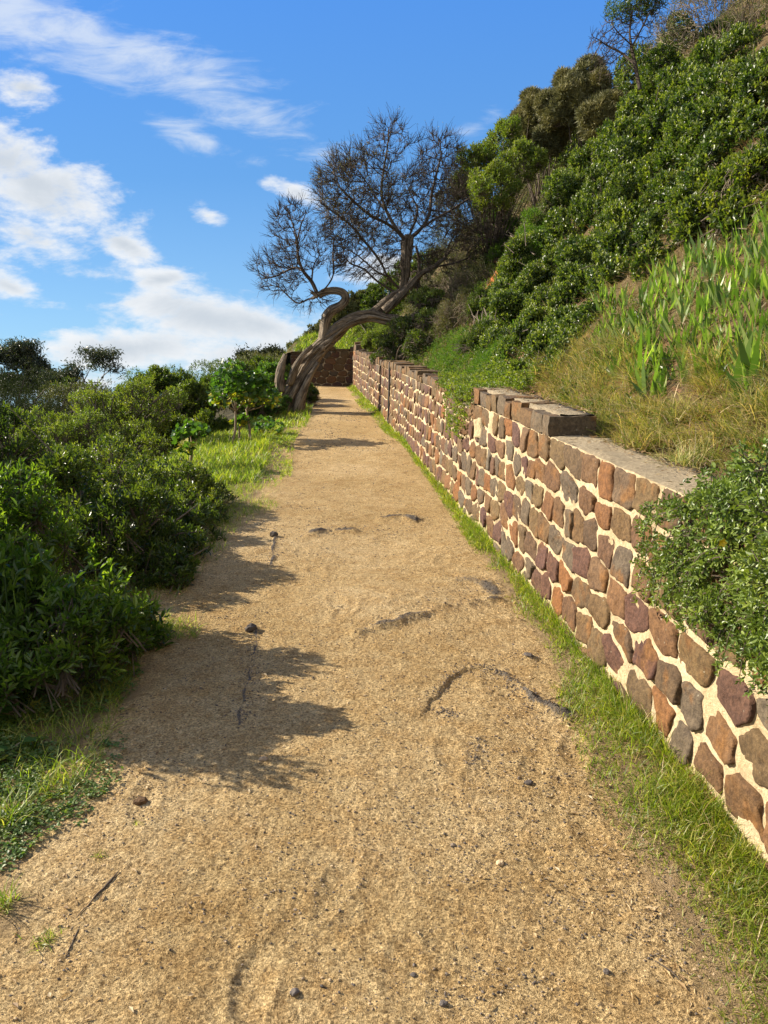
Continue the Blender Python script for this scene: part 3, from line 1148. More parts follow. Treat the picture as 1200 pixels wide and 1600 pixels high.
# crest of rough squared blocks
def block(mb, frame, s0, s1, h0, h1, d0, d1, rng, nsub=6, rnd=None):
    """rounded rough block; d0 front (outwards), d1 back"""
    seed = int(rng.integers(1e6))
    g = np.linspace(-1, 1, nsub)
    V, Q = [], []
    n = 0
    for ax in range(3):
        for sg in (-1, 1):
            A, B = np.meshgrid(g, g, indexing='ij')
            C = np.full_like(A, sg)
            p = [None] * 3
            p[ax] = C
            p[(ax + 1) % 3] = A
            p[(ax + 2) % 3] = B
            p = np.stack(p, -1).reshape(-1, 3)
            r = np.maximum(np.linalg.norm(p, axis=1), 1e-6)
            rp = p / r[:, None]
            p = p * .86 + rp * 1.25 * .14
            i = np.arange(nsub * nsub).reshape(nsub, nsub) + n
            q = np.stack([i[:-1, :-1], i[1:, :-1], i[1:, 1:], i[:-1, 1:]], -1).reshape(-1, 4)
            if sg < 0:
                q = q[:, ::-1]
            V.append(p)
            Q.append(q)
            n += nsub * nsub
    p = np.concatenate(V)
    ds = (s1 - s0) / 2
    dh = (h1 - h0) / 2
    dd = (d0 - d1) / 2
    q3 = np.stack([p[:, 0] * ds, p[:, 1] * dh, p[:, 2] * dd], 1)
    k = 9.0
    for a_ in range(3):
        q3[:, a_] += (fbm(q3[:, 0] * k + seed % 97, q3[:, 1] * k, 3, seed + a_, z=q3[:, 2] * k)) * .010
    W = frame((s0 + s1) / 2 + q3[:, 0], (h0 + h1) / 2 + q3[:, 1], (d0 + d1) / 2 + q3[:, 2])
    mb.add(W, np.concatenate(Q), rnd=rng.choice([.33, .40, .46, .82, .85, .80, .36]) if rnd is None else rnd)


mbc = MB()
s = 4.475
while s < 22.5:
    L_ = rngw.uniform(.12, .27)
    e = s + L_
    if s < 6.72 < e or s < 7.35 < e or s < 13.08 < e:
        e = [q for q in (6.72, 7.35, 13.08) if s < q < e][0] - .004
    if 6.72 <= s < 7.30:
        s = e + .006
        continue
    h0 = top_h((s + e) / 2) + .004
    h1 = {0: 1.115, 1: 1.075, 2: 1.05}[0 if s < 6.73 else (1 if s < 13.1 else 2)] + rngw.normal(0, .008 if s < 6.7 else .016)
    if s > 21.5:
        h1 = 1.20 + rngw.normal(0, .03)
    if e - s > .07:
        block(mbc, wall_frame, s, e - .005, h0, h1, 0.022 + rngw.normal(0, .004), -.26, rngw, nsub=9 if s < 7 else 6)
    s = e + .004
mbc.build('coping', M['stone'], t, smooth=True)
cs_ = np.linspace(4.50, 6.70, 120)
co_ = np.array([-.020, -.028, -.10, -.18, -.255, -.262])
S2, O2 = np.meshgrid(cs_, co_, indexing='ij')
edge_n = fbm(S2 * 6, O2 * 2, 3, 91) * .022
O3 = O2 - np.where(O2 > -.05, np.abs(edge_n) + .01, 0)
H2 = 1.122 + fbm(S2 * 10, O2 * 10, 3, 92) * .006 - .06 * ((O2 > -.021) | (O2 < -.26))
Vt = wall_frame(S2.ravel(), H2.ravel(), O3.ravel())
i = np.arange(S2.size).reshape(S2.shape)
mcap = MB()
mcap.add(Vt, np.stack([i[:-1, :-1], i[:-1, 1:], i[1:, 1:], i[1:, :-1]], -1).reshape(-1, 4), rnd=1.0)
mcap.build('mortar_cap', M['mortar'], t, smooth=True)
# dark expansion joint
mbj = MB()
Vj = np.concatenate([wall_frame(np.array([s_]), np.array([h]), np.array([o_])) for s_, h, o_ in
                     ((13.09, -.15, .030), (13.175, -.15, .030), (13.175, 1.07, .034), (13.09, 1.07, .034), (13.09, -.15, -.25), (13.175, -.15, -.25), (13.175, 1.07, -.25), (13.09, 1.07, -.25))])
mbj.add(Vj, [[0, 1, 2, 3], [4, 7, 6, 5], [3, 2, 6, 7], [0, 3, 7, 4], [1, 5, 6, 2]], rnd=0)
mbj.build('expansion_joint', M['joint'], t)

# far wall closing the end of the path
EX0, EX1 = -2.75, float(xw(YEND)) + .16


def end_frame(s, h, out):
    s = np.asarray(s, float)
    return np.stack([s, YEND - out + 0 * s - .10 * (s - EX1), float(base(YEND)) + h + 0 * s], -1)


te = thing('stone_end_wall', 'shaded low wall of stones with the shade in their colour standing across the far end of the path', 'wall', (-2.4, YEND, float(base(YEND))))
etop = lambda s: .98 if s > -2.2 else .88
mb1, mb2 = MB(), MB()
s_ = np.linspace(EX0, EX1, 90)
h_ = np.linspace(-.2, 1.0, 26)
S_, H_ = np.meshgrid(s_, h_, indexing='ij')
H_ = np.where(S_ > -2.2, H_ * .98, H_ * .88)
Vf = end_frame(S_.ravel(), H_.ravel(), (fbm(S_ * 9, H_ * 9, 3, 4) * .006).ravel()).reshape(len(s_), len(h_), 3)
i = np.arange(len(s_) * len(h_)).reshape(len(s_), len(h_))
mb1.add(Vf.reshape(-1, 3), np.stack([i[:-1, :-1], i[1:, :-1], i[1:, 1:], i[:-1, 1:]], -1).reshape(-1, 4), rnd=.9)
back = Vf[:, -1] + [0, .3, 0]
mb1.add(np.concatenate([Vf[:, -1], back]), [[k, k + 1, len(s_) + k + 1, len(s_) + k] for k in range(len(s_) - 1)], rnd=.9)
mb1.build('mortar', M['mortar'], te, smooth=True)
for c, poly in stone_cells(EX0, EX1, etop, .19, .2, .36, rngw, gap=.004):
    stone_mesh(mb2, c, poly, end_frame, rngw, npts=14, thick=.02, rings=(0, .2, .6))
M['shadestone'] = mat_stone('shade_dimmed_wall_stone', .55)  # wall stone again, with the end wall's shade put into its colour
mb2.build('stonework', M['shadestone'], te, smooth=True)
mb3 = MB()
s = EX0
while s < EX1 - .1:
    e = s + rngw.uniform(.22, .42)
    block(mb3, end_frame, s, min(e, EX1) - .008, etop((s + e) / 2) + .004, etop((s + e) / 2) + .11 + rngw.normal(0, .02), .02, -.3, rngw, 6)
    s = e
mb3.build('coping', M['shadestone'], te, smooth=True)

# ------------------------------------------------------------------ vegetation generators
def lump_field(lumps, n, rng, thick=.25, zmin=-.35, ground=True):
    """shoot tips through the outer shell of a union of ellipsoids -> points, outward directions"""
    C = np.array([l[0] for l in lumps], float)
    Rr = np.array([l[1] if np.ndim(l[1]) else (l[1],) * 3 for l in lumps], float)
    wts = (Rr.prod(1)) ** (2 / 3)
    wts /= wts.sum()
    m = int(n * 2.6) + 50
    k = rng.choice(len(lumps), m, p=wts)
    d = unit(rng.normal(0, 1, (m, 3)))
    ok = d[:, 2] > zmin
    k, d = k[ok], d[ok]
    s = 1 - thick * rng.random(len(k)) ** 1.6
    s *= 1 + .16 * fbm(d[:, 0] * 2.3 + k * 7.7, d[:, 1] * 2.3, 3, 61, z=d[:, 2] * 2.3)
    p = C[k] + d * Rr[k] * s[:, None]
    inside = np.zeros(len(k), bool)
    for j in range(len(lumps)):
        q = (p - C[j]) / Rr[j]
        inside |= ((q ** 2).sum(1) < (1 - thick - .04) ** 2) & (k != j)
    ok = ~inside
    if ground:
        ok &= p[:, 2] > zsurf(p[:, 0], p[:, 1]) + .01
    p, k, d = p[ok][:n], k[ok][:n], d[ok][:n]
    nr = unit(d / Rr[k])
    return p, nr


def sublumps(center, R_, n, size, rng, zmin=-.2):
    """one big ellipsoid roughened by many small clumps"""
    R_ = np.array(R_ if np.ndim(R_) else (R_,) * 3, float)
    out = [(np.array(center, float), R_ * .86)]
    for _ in range(n):
        d = unit(rng.normal(0, 1, 3))
        if d[2] < zmin:
            d[2] = -d[2]
        s = size * rng.uniform(.6, 1.35)
        out.append((np.array(center) + d * R_ * rng.uniform(.72, .98), np.minimum(s, R_ * .8)))
    return out


UP = np.array([0, 0, 1.])


def shoots(mb, p, nr, rng, kind, k, L, W, shoot=.08, up=.6, spread=.9, jitter=.45, young=.0):
    """k leaves spiralling along the last stretch of each shoot"""
    N = len(p)
    ax = unit(nr * .75 + UP * up + rng.normal(0, jitter, (N, 3)))
    ref = unit(np.cross(ax, rng.normal(0, 1, (N, 3))))
    bi = np.cross(ax, ref)
    base_r = rng.random(N)
    for i in range(k):
        t = i / max(k - 1, 1)
        ang = i * 2.4 + rng.normal(0, .25, N)
        rad = np.cos(ang)[:, None] * ref + np.sin(ang)[:, None] * bi
        open_ = spread * (1.15 - .75 * t)
        d = unit(ax * math.cos(open_) + rad * math.sin(open_) + rng.normal(0, .10, (N, 3)))
        pos = p - ax * (shoot * (1 - t))[..., None] if np.ndim(shoot) else p - ax * shoot * (1 - t)
        nrm = unit(ax * .8 + rng.normal(0, .35, (N, 3)) + UP * .3)
        ll = L * rng.uniform(.7, 1.15, N) * (1 - .35 * t)
        r = np.clip(base_r * .62 + .22 * rng.random(N) + young * t, 0, 1)
        leaves(mb, kind, pos, d, nrm, ll, ll * W, r)


def shrub_branches(mb, root, p, rng, n=30, r0=.02, sag=.0, local=False):
    C = p.mean(0) if len(p) else root
    k = rng.choice(len(p), min(n, len(p)), replace=False)
    for q in p[k]:
        st = root + rng.normal(0, .06, 3) * [1, 1, 0]
        if local:
            st = q * .72 + C * .28 + rng.normal(0, .05, 3)
            st = q + (st - q) * min(1, .55 / max(np.linalg.norm(st - q), 1e-3))
            st[2] = min(st[2], q[2] - .25)
        mid = st * .5 + q * .5 + rng.normal(0, .08, 3) + [0, 0, sag]
        pts = spline([st, mid, q], 7)
        rr = np.linspace(r0 * rng.uniform(.6, 1), r0 * .18, 7)
        tube(mb, pts, rr, 5, cap=False)


def shrub(name, label, cat, lumps, n, leafkind, mat, k, L, W, rng, root=None, thick=.28, group=None, up=.6, shoot=.08,
          spread=.9, zmin=-.35, nb=26, br=.018, young=.0, twig='twig', jitter=.45, ground=True, local=False):
    C = np.mean([l[0] for l in lumps], axis=0)
    if root is None:
        root = np.array([C[0], C[1], float(zsurf(C[0], C[1])) - .03])
    t = thing(name, label, cat, root, group)
    p, nr = lump_field(lumps, n, rng, thick, zmin, ground)
    mb = MB()
    shoots(mb, p, nr, rng, leafkind, k, L, W, shoot, up, spread, jitter, young)
    mb.build('foliage', mat, t)
    if nb:
        b = MB()
        shrub_branches(b, root, p, rng, nb, br, local=local)
        # short twigs that carry the shoots
        m = min(len(p), 1400)
        ax = unit(nr[:m] * .75 + UP * up)
        edges_mesh(b, p[:m] - ax * .22 - rng.normal(0, .02, (m, 3)), p[:m], .004, .002, 3)
        b.build('branches', M[twig], t)
    return t


def at_hit(px, py, lift=0.0, Y=None):
    if Y is not None:
        return P(px, py, Y)
    h = hit(px, py, lift)
    return P(px, py, h[1])


def pxlumps(lst, dY=0.0, depth=None, squash=(1, 1, 1), lift=.5, n=10, size=.30, rng=None, Y=None):
    """lumps from (px, py, rpx[, Y]) with their own distance found on the slope"""
    out = []
    for it in lst:
        px, py, r = it[:3]
        yy = it[3] if len(it) > 3 else (Y if Y is not None else hit(px, py, lift)[1])
        yy += dY
        c = P(px, py, yy)
        R_ = r * yy / F
        out += sublumps(c, np.array(squash) * R_, n, size * R_, rng) if n else [(c, np.array(squash) * R_)]
    return out


def colonize(nodes, parents, attract, step, kill, infl, iters, rng, wander=.15, grav=0.0):
    """space colonisation; nodes list of points, parents list of indices"""
    P_ = [np.array(p, float) for p in nodes]
    par = list(parents)
    A = np.array(attract, float)
    best = np.full(len(A), 1e9)
    bi = np.zeros(len(A), int)
    start = 0
    for it in range(iters):
        new = np.array(P_[start:])
        for c0 in range(0, len(new), 400):
            ch = new[c0:c0 + 400]
            d = np.linalg.norm(A[:, None] - ch[None], axis=2)
            j = d.argmin(1)
            dm = d[np.arange(len(A)), j]
            k = dm < best
            best[k] = dm[k]
            bi[k] = j[k] + start + c0
        keep = best > kill
        A, best, bi = A[keep], best[keep], bi[keep]
        if len(A) == 0:
            break
        act = best < infl
        if not act.any():
            break
        start = len(P_)
        PP = np.array(P_)
        idx = bi[act]
        dirs = unit(A[act] - PP[idx])
        acc = np.zeros((len(PP), 3))
        np.add.at(acc, idx, dirs)
        for i in np.unique(idx):
            v = acc[i] + rng.normal(0, wander, 3) + [0, 0, grav]
            v = v / max(np.linalg.norm(v), 1e-6)
            P_.append(PP[i] + v * step)
            par.append(int(i))
    return np.array(P_), np.array(par)


def pipe(par, r_tip, power=2.2, fixed=None):
    n = len(par)
    acc = np.zeros(n)
    child = np.zeros(n, int)
    for i in range(n):
        if par[i] >= 0:
            child[par[i]] += 1
    for i in range(n - 1, -1, -1):
        if acc[i] == 0:
            acc[i] = r_tip ** power
        if par[i] >= 0:
            acc[par[i]] += acc[i]
    return acc ** (1 / power)


def ellipsoid_pts(c, R_, n, rng, shell=.0):
    d = unit(rng.normal(0, 1, (n, 3)))
    r = (shell + (1 - shell) * rng.random(n)) ** (1 / 3)
    return np.array(c) + d * np.array(R_) * r[:, None]


def twigs_from(mb, Pn, par, rad, rng, tips_k=2, tl=.12, tr=.004, sides=3, skip=0, rmin=None, origin=None, out=.0, spread=.75):
    i = np.arange(len(Pn))
    ok = (par >= 0) & (i >= skip)
    a = par[ok]
    b = i[ok]
    ra = np.minimum(rad[a], rad[b] * 1.5)
    edges_mesh(mb, Pn[a], Pn[b], ra, rad[b], sides)
    child = np.zeros(len(Pn), int)
    np.add.at(child, par[par >= 0], 1)
    thin = np.nonzero(ok & (rad < np.quantile(rad[ok], .8)))[0]
    if tips_k and len(thin):
        src = np.repeat(thin, tips_k)
        d0 = unit(Pn[src] - Pn[par[src]])
        d1 = d0 + rng.normal(0, spread, (len(src), 3)) + [0, 0, .1]
        if origin is not None:
            d1 = d1 + unit(Pn[src] - origin) * out
        d1 = unit(d1)
        ln = tl * rng.uniform(.4, 1.3, len(src))
        m = Pn[src] + d1 * (ln * .5)[:, None]
        d2 = unit(d1 + rng.normal(0, .35, (len(src), 3)) + [0, 0, .12])
        e = m + d2 * (ln * .5)[:, None]
        edges_mesh(mb, Pn[src], m, tr, tr * .8, 3)
        edges_mesh(mb, m, e, tr * .8, tr * .4, 3)
        return e, d2
    return Pn[child == 0], None


def skeleton(lines, rng, step=.12):
    """polylines [(pts, parent_line or -1)] -> nodes and parents; each line starts nearest to an existing node"""
    nodes, par = [], []
    for pts in lines:
        pts = np.array(pts, float)
        L = np.linalg.norm(np.diff(pts, axis=0), axis=1).sum()
        c = spline(pts, max(3, int(L / step)))
        if nodes:
            d = np.linalg.norm(np.array(nodes) - c[0], axis=1)
            prev = int(d.argmin())
        else:
            prev = -1
        for q in c:
            nodes.append(q)
            par.append(prev)
            prev = len(nodes) - 1
    return nodes, par


# ------------------------------------------------------------------ the twisted tree over the path
rt = np.random.default_rng(21)
TY = 15.3
base_t = P(452, 640, TY)
root_t = np.array([base_t[0], TY, float(zground(base_t[0], TY))])
t = thing('twisted_tree', 'gnarled bare tree with a twisted leaning trunk arching over the path', 'tree', root_t)


def pl(lst):
    return np.array([P(a, b, c) for a, b, c in lst])


mbt = MB()
m1 = [(446, 668, 15.3), (453, 630, 15.3), (465, 598, 15.25), (487, 560, 15.2), (514, 530, 15.1), (545, 503, 15.0), (577, 493, 14.9), (608, 499, 14.85), (635, 503, 14.9), (653, 493, 15.0), (660, 478, 15.1), (656, 458, 15.2), (650, 436, 15.2)]
r1 = [20, 16.5, 14, 12, 10.5, 9.5, 9, 8.5, 8, 7.5, 5.5, 4, 3]
K = TY / F
cl = spline(pl(m1), 90)
rr = np.interp(np.linspace(0, 1, 90), np.linspace(0, 1, len(r1)), r1) * K
tube(mbt, cl, rr * .84, 48, flute=.15, nfl=6, twist=2.6, rough=.24, seed=3)
# sinuous strands wound round the main stem
tanv = unit(np.gradient(cl, axis=0))
sideu = unit(np.cross(tanv, [0, 1., .1]))
sidev = np.cross(tanv, sideu)
sl_ = np.concatenate([[0], np.cumsum(np.linalg.norm(np.diff(cl, axis=0), axis=1))])
for j, (ph, tw, i0, i1, fr) in enumerate([(0.3, 1.5, 0, 52, .40), (1.9, 1.7, 0, 60, .34), (3.3, 1.3, 0, 44, .42), (4.6, 1.6, 4, 66, .33), (5.6, 2.0, 0, 38, .30), (2.6, 2.4, 20, 78, .30)]):
    a = ph + tw * sl_[i0:i1] + .35 * np.sin(sl_[i0:i1] * 2.7 + j)
    off = (np.cos(a)[:, None] * sideu[i0:i1] + np.sin(a)[:, None] * sidev[i0:i1]) * (rr[i0:i1] * .72)[:, None]
    n_ = i1 - i0
    env = np.minimum(1, np.minimum(np.arange(n_) / 4 + .5, (n_ - 1 - np.arange(n_)) / 8 + .15))
    tube(mbt, cl[i0:i1] + off, rr[i0:i1] * fr * env, 12, flute=.08, nfl=3, twist=5, rough=.22, seed=10 + j)
# upward stem from the arch and the dark upright stem
m2 = [(572, 497, 14.9), (592, 482, 14.9), (612, 464, 14.95), (627, 454, 15.0), (633, 430, 15.0), (634, 405, 15.0), (636, 380, 15.0), (640, 368, 15.0)]
tube(mbt, spline(pl(m2), 34), np.interp(np.linspace(0, 1, 34), np.linspace(0, 1, 8), [7, 6.5, 6, 6, 7, 7.5, 8, 6]) * K, 18, flute=.14, nfl=4, twist=5, rough=.2, seed=31)
m2b = [(600, 486, 14.8), (618, 470, 14.8), (640, 446, 14.85), (655, 430, 14.9), (676, 418, 14.9), (694, 404, 14.9), (706, 388, 14.95)]
tube(mbt, spline(pl(m2b), 34), np.interp(np.linspace(0, 1, 34), np.linspace(0, 1, 7), [6, 5.5, 4.4, 3.6, 3, 2.2, 1.5]) * K, 14, flute=.12, nfl=4, twist=6, rough=.2, seed=33)
m2c = [(585, 492, 15.05), (606, 475, 15.1), (630, 462, 15.15), (652, 440, 15.2), (655, 410, 15.25), (650, 385, 15.3)]
tube(mbt, spline(pl(m2c), 30), np.interp(np.linspace(0, 1, 30), np.linspace(0, 1, 6), [6, 5, 4, 3.2, 2.6, 1.8]) * K, 12, flute=.12, nfl=3, twist=6, rough=.2, seed=34)
# the hooked stem that curls back to the left
m3 = [(503, 548, 15.1), (507, 525, 15.1), (510, 500, 15.05), (518, 486, 15.0), (533, 477, 14.95), (540, 466, 14.95), (535, 457, 14.95), (522, 454, 14.95), (508, 456, 15.0), (497, 462, 15.0)]
tube(mbt, spline(pl(m3), 46), np.interp(np.linspace(0, 1, 46), np.linspace(0, 1, 10), [8, 7.6, 7, 6.6, 6.4, 6.2, 6, 5.8, 5.4, 4.6]) * K, 18, flute=.10, nfl=4, twist=4, rough=.16, seed=41)
# broken stubs at the foot
for pts, r_ in (([(440, 612, 15.2), (436, 592, 15.15), (441, 570, 15.1), (446, 553, 15.1)], (7, 6, 5, 3)), ([(452, 600, 15.1), (462, 572, 15.0), (476, 552, 14.98), (488, 540, 15.0)], (6, 5, 4, 2)),
                ([(462, 660, 15.2), (470, 625, 15.1), (482, 592, 15.05), (498, 566, 15.05)], (8, 7, 5, 3))):
    tube(mbt, spline(pl(pts), 16), np.interp(np.linspace(0, 1, 16), np.linspace(0, 1, 4), r_) * K, 12, flute=.15, nfl=3, twist=4, rough=.25, seed=50)
mbt.build('trunk', M['bark'], t, smooth=True)
mbk = MB()
kc = P(496, 463, 15.0)
for j in range(7):      # splintered pale end
    d = unit(np.array([-1, rt.normal(0, .5), rt.normal(.1, .5)]))
    tube(mbk, [kc + rt.normal(0, .02, 3), kc + d * .10, kc + d * rt.uniform(.14, .22)], [.035, .025, .006], 6, rough=.2)
mbk.build('broken_end', M['drytwig'], t)

lines = [
    m2[3:] ,
    [(636, 380, 15), (622, 362, 14.9), (602, 348, 14.8), (578, 336, 14.7), (552, 314, 14.6), (530, 292, 14.5)],
    [(622, 362, 14.9), (604, 330, 15.1), (596, 300, 15.2), (600, 262, 15.3), (606, 225, 15.3), (607, 200, 15.3)],
    [(604, 330, 15.1), (585, 305, 15.5), (566, 275, 15.8), (548, 255, 15.9)],
    [(638, 374, 15), (655, 360, 15.1), (670, 338, 15.2), (674, 305, 15.3), (682, 272, 15.4), (690, 240, 15.4)],
    [(655, 360, 15.1), (676, 344, 14.8), (702, 330, 14.6), (730, 312, 14.5), (752, 300, 14.5)],
    [(640, 368, 15.0), (652, 330, 15.6), (640, 300, 15.9), (630, 275, 16.0)],
    [(627, 454, 15.0), (606, 432, 14.8), (594, 408, 14.7), (572, 380, 14.6), (548, 352, 14.5), (522, 332, 14.4), (502, 318, 14.4)],
    [(620, 458, 15.0), (590, 440, 15.1), (568, 420, 15.2), (548, 412, 15.3), (536, 398, 15.3)],
    [(606, 432, 14.8), (588, 424, 14.5), (560, 400, 14.3), (540, 388, 14.2)],
    m2b[2:],
    [(694, 404, 14.9), (704, 378, 14.8), (718, 352, 14.7)],
    [(676, 418, 14.9), (704, 412, 14.9), (728, 405, 15.0)],
    m2c[2:],
    [(652, 440, 15.2), (668, 462, 15.3), (664, 488, 15.2)],
]
nodes, par = skeleton([pl(l) for l in lines], rt, .10)
ns = len(nodes)


def crown_pts(px, py, rx, ry, Y, dy, n):
    c = P(px, py, Y)
    return ellipsoid_pts(c, (rx * Y / F, dy, ry * Y / F), n, rt, .15)


att = np.concatenate([
    crown_pts(560, 300, 66, 62, 14.9, 1.0, 1500), crown_pts(590, 340, 60, 44, 15.2, .9, 600), crown_pts(525, 300, 34, 40, 14.6, .7, 350), crown_pts(608, 222, 34, 34, 15.3, .5, 260),
    crown_pts(684, 262, 38, 52, 15.3, .8, 520), crown_pts(660, 310, 50, 50, 15.6, .9, 420), crown_pts(735, 335, 52, 60, 14.8, .9, 620), crown_pts(715, 390, 60, 40, 14.9, .8, 420),
    crown_pts(575, 400, 56, 34, 14.8, .8, 420), crown_pts(535, 350, 36, 36, 14.5, .6, 260), crown_pts(655, 420, 46, 40, 15.2, .7, 240)])
att = att[att[:, 2] > 1.0]
att = att[rt.random(len(att)) < .55]
Pn, par2 = colonize(nodes, par, att, .09, .13, .9, 60, rt, .10, .02)
rad = pipe(par2, .0048, 2.35)
rad = np.minimum(rad, .075)
mbw = MB()
tips, td = twigs_from(mbw, Pn, par2, rad, rt, 6, .27, .0040, 4, origin=P(630, 385, 15.0), out=.75, spread=.58)
mbw.build('limbs', M['treetwig'], t)
mbf = MB()
dc = np.linalg.norm((tips - P(560, 310, 15.0)) / [1.0, 1.2, .95], axis=1)
k = rt.random(len(tips)) < np.where(dc < 1, .95, .22)
leaves(mbf, 'rhomb', tips[k], unit(rt.normal(0, 1, (k.sum(), 3)) + UP * .4), unit(rt.normal(0, 1, (k.sum(), 3))), .035, .014)
mbf.build('foliage', M['olive'], t)
# crown on the hooked stem
lines = [
    [(497, 462, 15), (487, 440, 15), (474, 424, 14.95), (466, 402, 14.9), (464, 378, 14.9), (458, 352, 14.9), (447, 322, 14.9)],
    [(474, 424, 14.95), (462, 418, 15.2), (446, 424, 15.3), (430, 432, 15.3), (408, 436, 15.3)],
    [(500, 458, 15), (512, 446, 14.8), (521, 428, 14.7), (520, 400, 14.6), (522, 372, 14.6)],
    [(487, 440, 15), (490, 415, 14.7), (500, 398, 14.6)],
    [(496, 463, 15), (480, 468, 15.1), (465, 474, 15.2), (450, 462, 15.3), (436, 448, 15.4)],
    [(464, 378, 14.9), (470, 352, 15.1), (476, 338, 15.1)],
    [(495, 466, 15), (503, 474, 14.9), (512, 482, 14.8)],
]
nodes, par = skeleton([pl(l) for l in lines], rt, .10)
att = np.concatenate([crown_pts(455, 360, 34, 48, 14.95, .6, 420), crown_pts(432, 420, 40, 30, 15.2, .6, 330), crown_pts(462, 410, 30, 40, 14.9, .5, 240), crown_pts(515, 395, 34, 36, 14.65, .5, 320),
                      crown_pts(440, 450, 34, 14, 15.3, .4, 110), crown_pts(490, 470, 30, 14, 15, .3, 90)])
att = att[rt.random(len(att)) < .6]
Pn, par2 = colonize(nodes, par, att, .08, .11, .8, 60, rt, .10, .02)
rad = np.minimum(pipe(par2, .0044, 2.3), .05)
mbw = MB()
twigs_from(mbw, Pn, par2, rad, rt, 5, .23, .0038, 4, origin=P(492, 462, 15.0), out=1.0, spread=.5)
mbw.build('limbs', M['treetwig'], t)

# ------------------------------------------------------------------ left side shrubs
rl = np.random.default_rng(33)


def gz(x, y):
    return float(zsurf(x, y))


def lump3(px, py, Y, r, sq=(1, 1, 1), n=12, size=.32, rng=rl):
    return sublumps(P(px, py, Y), np.array(sq) * r, n, size * r, rng)


# nearest shrub, bright narrow leaves
L_ = lump3(105, 1010, 3.45, .34, (1.1, 1, .92)) + lump3(0, 980, 3.6, .40) + lump3(20, 860, 4.1, .38) + lump3(-130, 900, 3.6, .5) + lump3(190, 1000, 3.9, .24) + lump3(-60, 1080, 3.1, .26)
shrub('leafy_shrub', 'bright green narrow-leaved shrub nearest the camera at the left edge of the path', 'shrub', L_, 2700, 'oval', M['boob'], 8, .066, .30, rl,
      shoot=.09, thick=.42, young=.25, nb=40, br=.012, spread=1.0)
_t = [o for o in COL.objects if o.name == 'leafy_shrub'][0]
for i_ in range(24):
    c0 = P(rl.uniform(0, 200), rl.uniform(900, 980), rl.uniform(3.3, 3.9))
    top = c0 + [rl.uniform(-.02, .16), rl.normal(0, .06), rl.uniform(.05, .15)]
    cc = spline([c0 - [0, 0, .15], c0 + [0, 0, .05], top], 12)
    _m = MB()
    tube(_m, cc, np.linspace(.004, .002, 12), 5, cap=False)
    q = cc[4:].repeat(3, 0) + rl.normal(0, .006, (24, 3))
    ax = unit(rl.normal(0, .7, (24, 3)) + [0, 0, .8])
    leaves(_m, 'oval', q, ax, unit(UP + rl.normal(0, .4, (24, 3))), .07 * rl.uniform(.6, 1.1, 24), .02)
    _m.build('shoot', M['boob'], _t)
L_ = lump3(60, 800, 5.4, .45, (1.2, 1, .8)) + lump3(-60, 770, 5.6, .6) + lump3(150, 860, 4.9, .34) + lump3(225, 890, 5.0, .30, (1, 1, .8)) + lump3(190, 850, 5.4, .42) + lump3(262, 905, 4.95, .22) + lump3(268, 868, 5.5, .30) + lump3(285, 840, 6.0, .30)
shrub('leafy_shrub', 'dark green narrow-leaved shrub in shade just behind the nearest left shrub', 'shrub', L_, 2600, 'oval', M['mid'], 8, .065, .30, rl, shoot=.08, thick=.4, nb=30)
# rounded mound
L_ = (lump3(180, 800, 7.0, .72, (1.25, 1, .82), 26, .3) + lump3(80, 790, 7.4, .6) + lump3(270, 800, 7.1, .42, (1, 1, .8)) + lump3(20, 770, 7.6, .6) + lump3(-90, 770, 7.8, .8) + lump3(250, 835, 6.4, .45) + lump3(295, 790, 7.2, .36, (1, 1, .9)) + lump3(300, 822, 6.6, .32) + lump3(322, 800, 7.1, .24) + lump3(200, 850, 6.2, .5))
shrub('rounded_shrub', 'wide rounded shrub mound with sunlit yellow-green top beside the path bend', 'shrub', L_, 6500, 'oval', M['mid'], 7, .045, .42, rl, shoot=.06, thick=.3, young=.25, nb=30)
# open spreading shrub
L_ = (lump3(170, 680, 11.5, .62, (1.4, 1, .62), 14, .32) + lump3(90, 690, 11.5, .55, (1.2, 1, .7)) + lump3(230, 640, 11.8, .5, (1.3, 1, .8)) + lump3(150, 640, 12.0, .4) + lump3(220, 715, 10.8, .5, (1, 1, .7)))
t_ = shrub('spreading_shrub', 'open spreading shrub with crooked dark branches showing between olive green leaves', 'shrub', L_, 3000, 'oval', M['yellowish'], 6, .055, .38, rl, shoot=.08, thick=.5, nb=70, br=.03)
# tall dense shrub
L_ = (lump3(262, 620, 14, .60, (1, 1, .85), 20, .3) + lump3(300, 640, 13.6, .52) + lump3(235, 660, 13.4, .5) + lump3(320, 690, 12.8, .42) + lump3(270, 700, 12.5, .5) + lump3(215, 620, 14.2, .35))
shrub('dense_shrub', 'tall dense dark green shrub rising against the cloud left of the path', 'shrub', L_, 6000, 'oval', M['mid'], 7, .065, .42, rl, shoot=.08, thick=.34, young=.2, nb=40, br=.03)
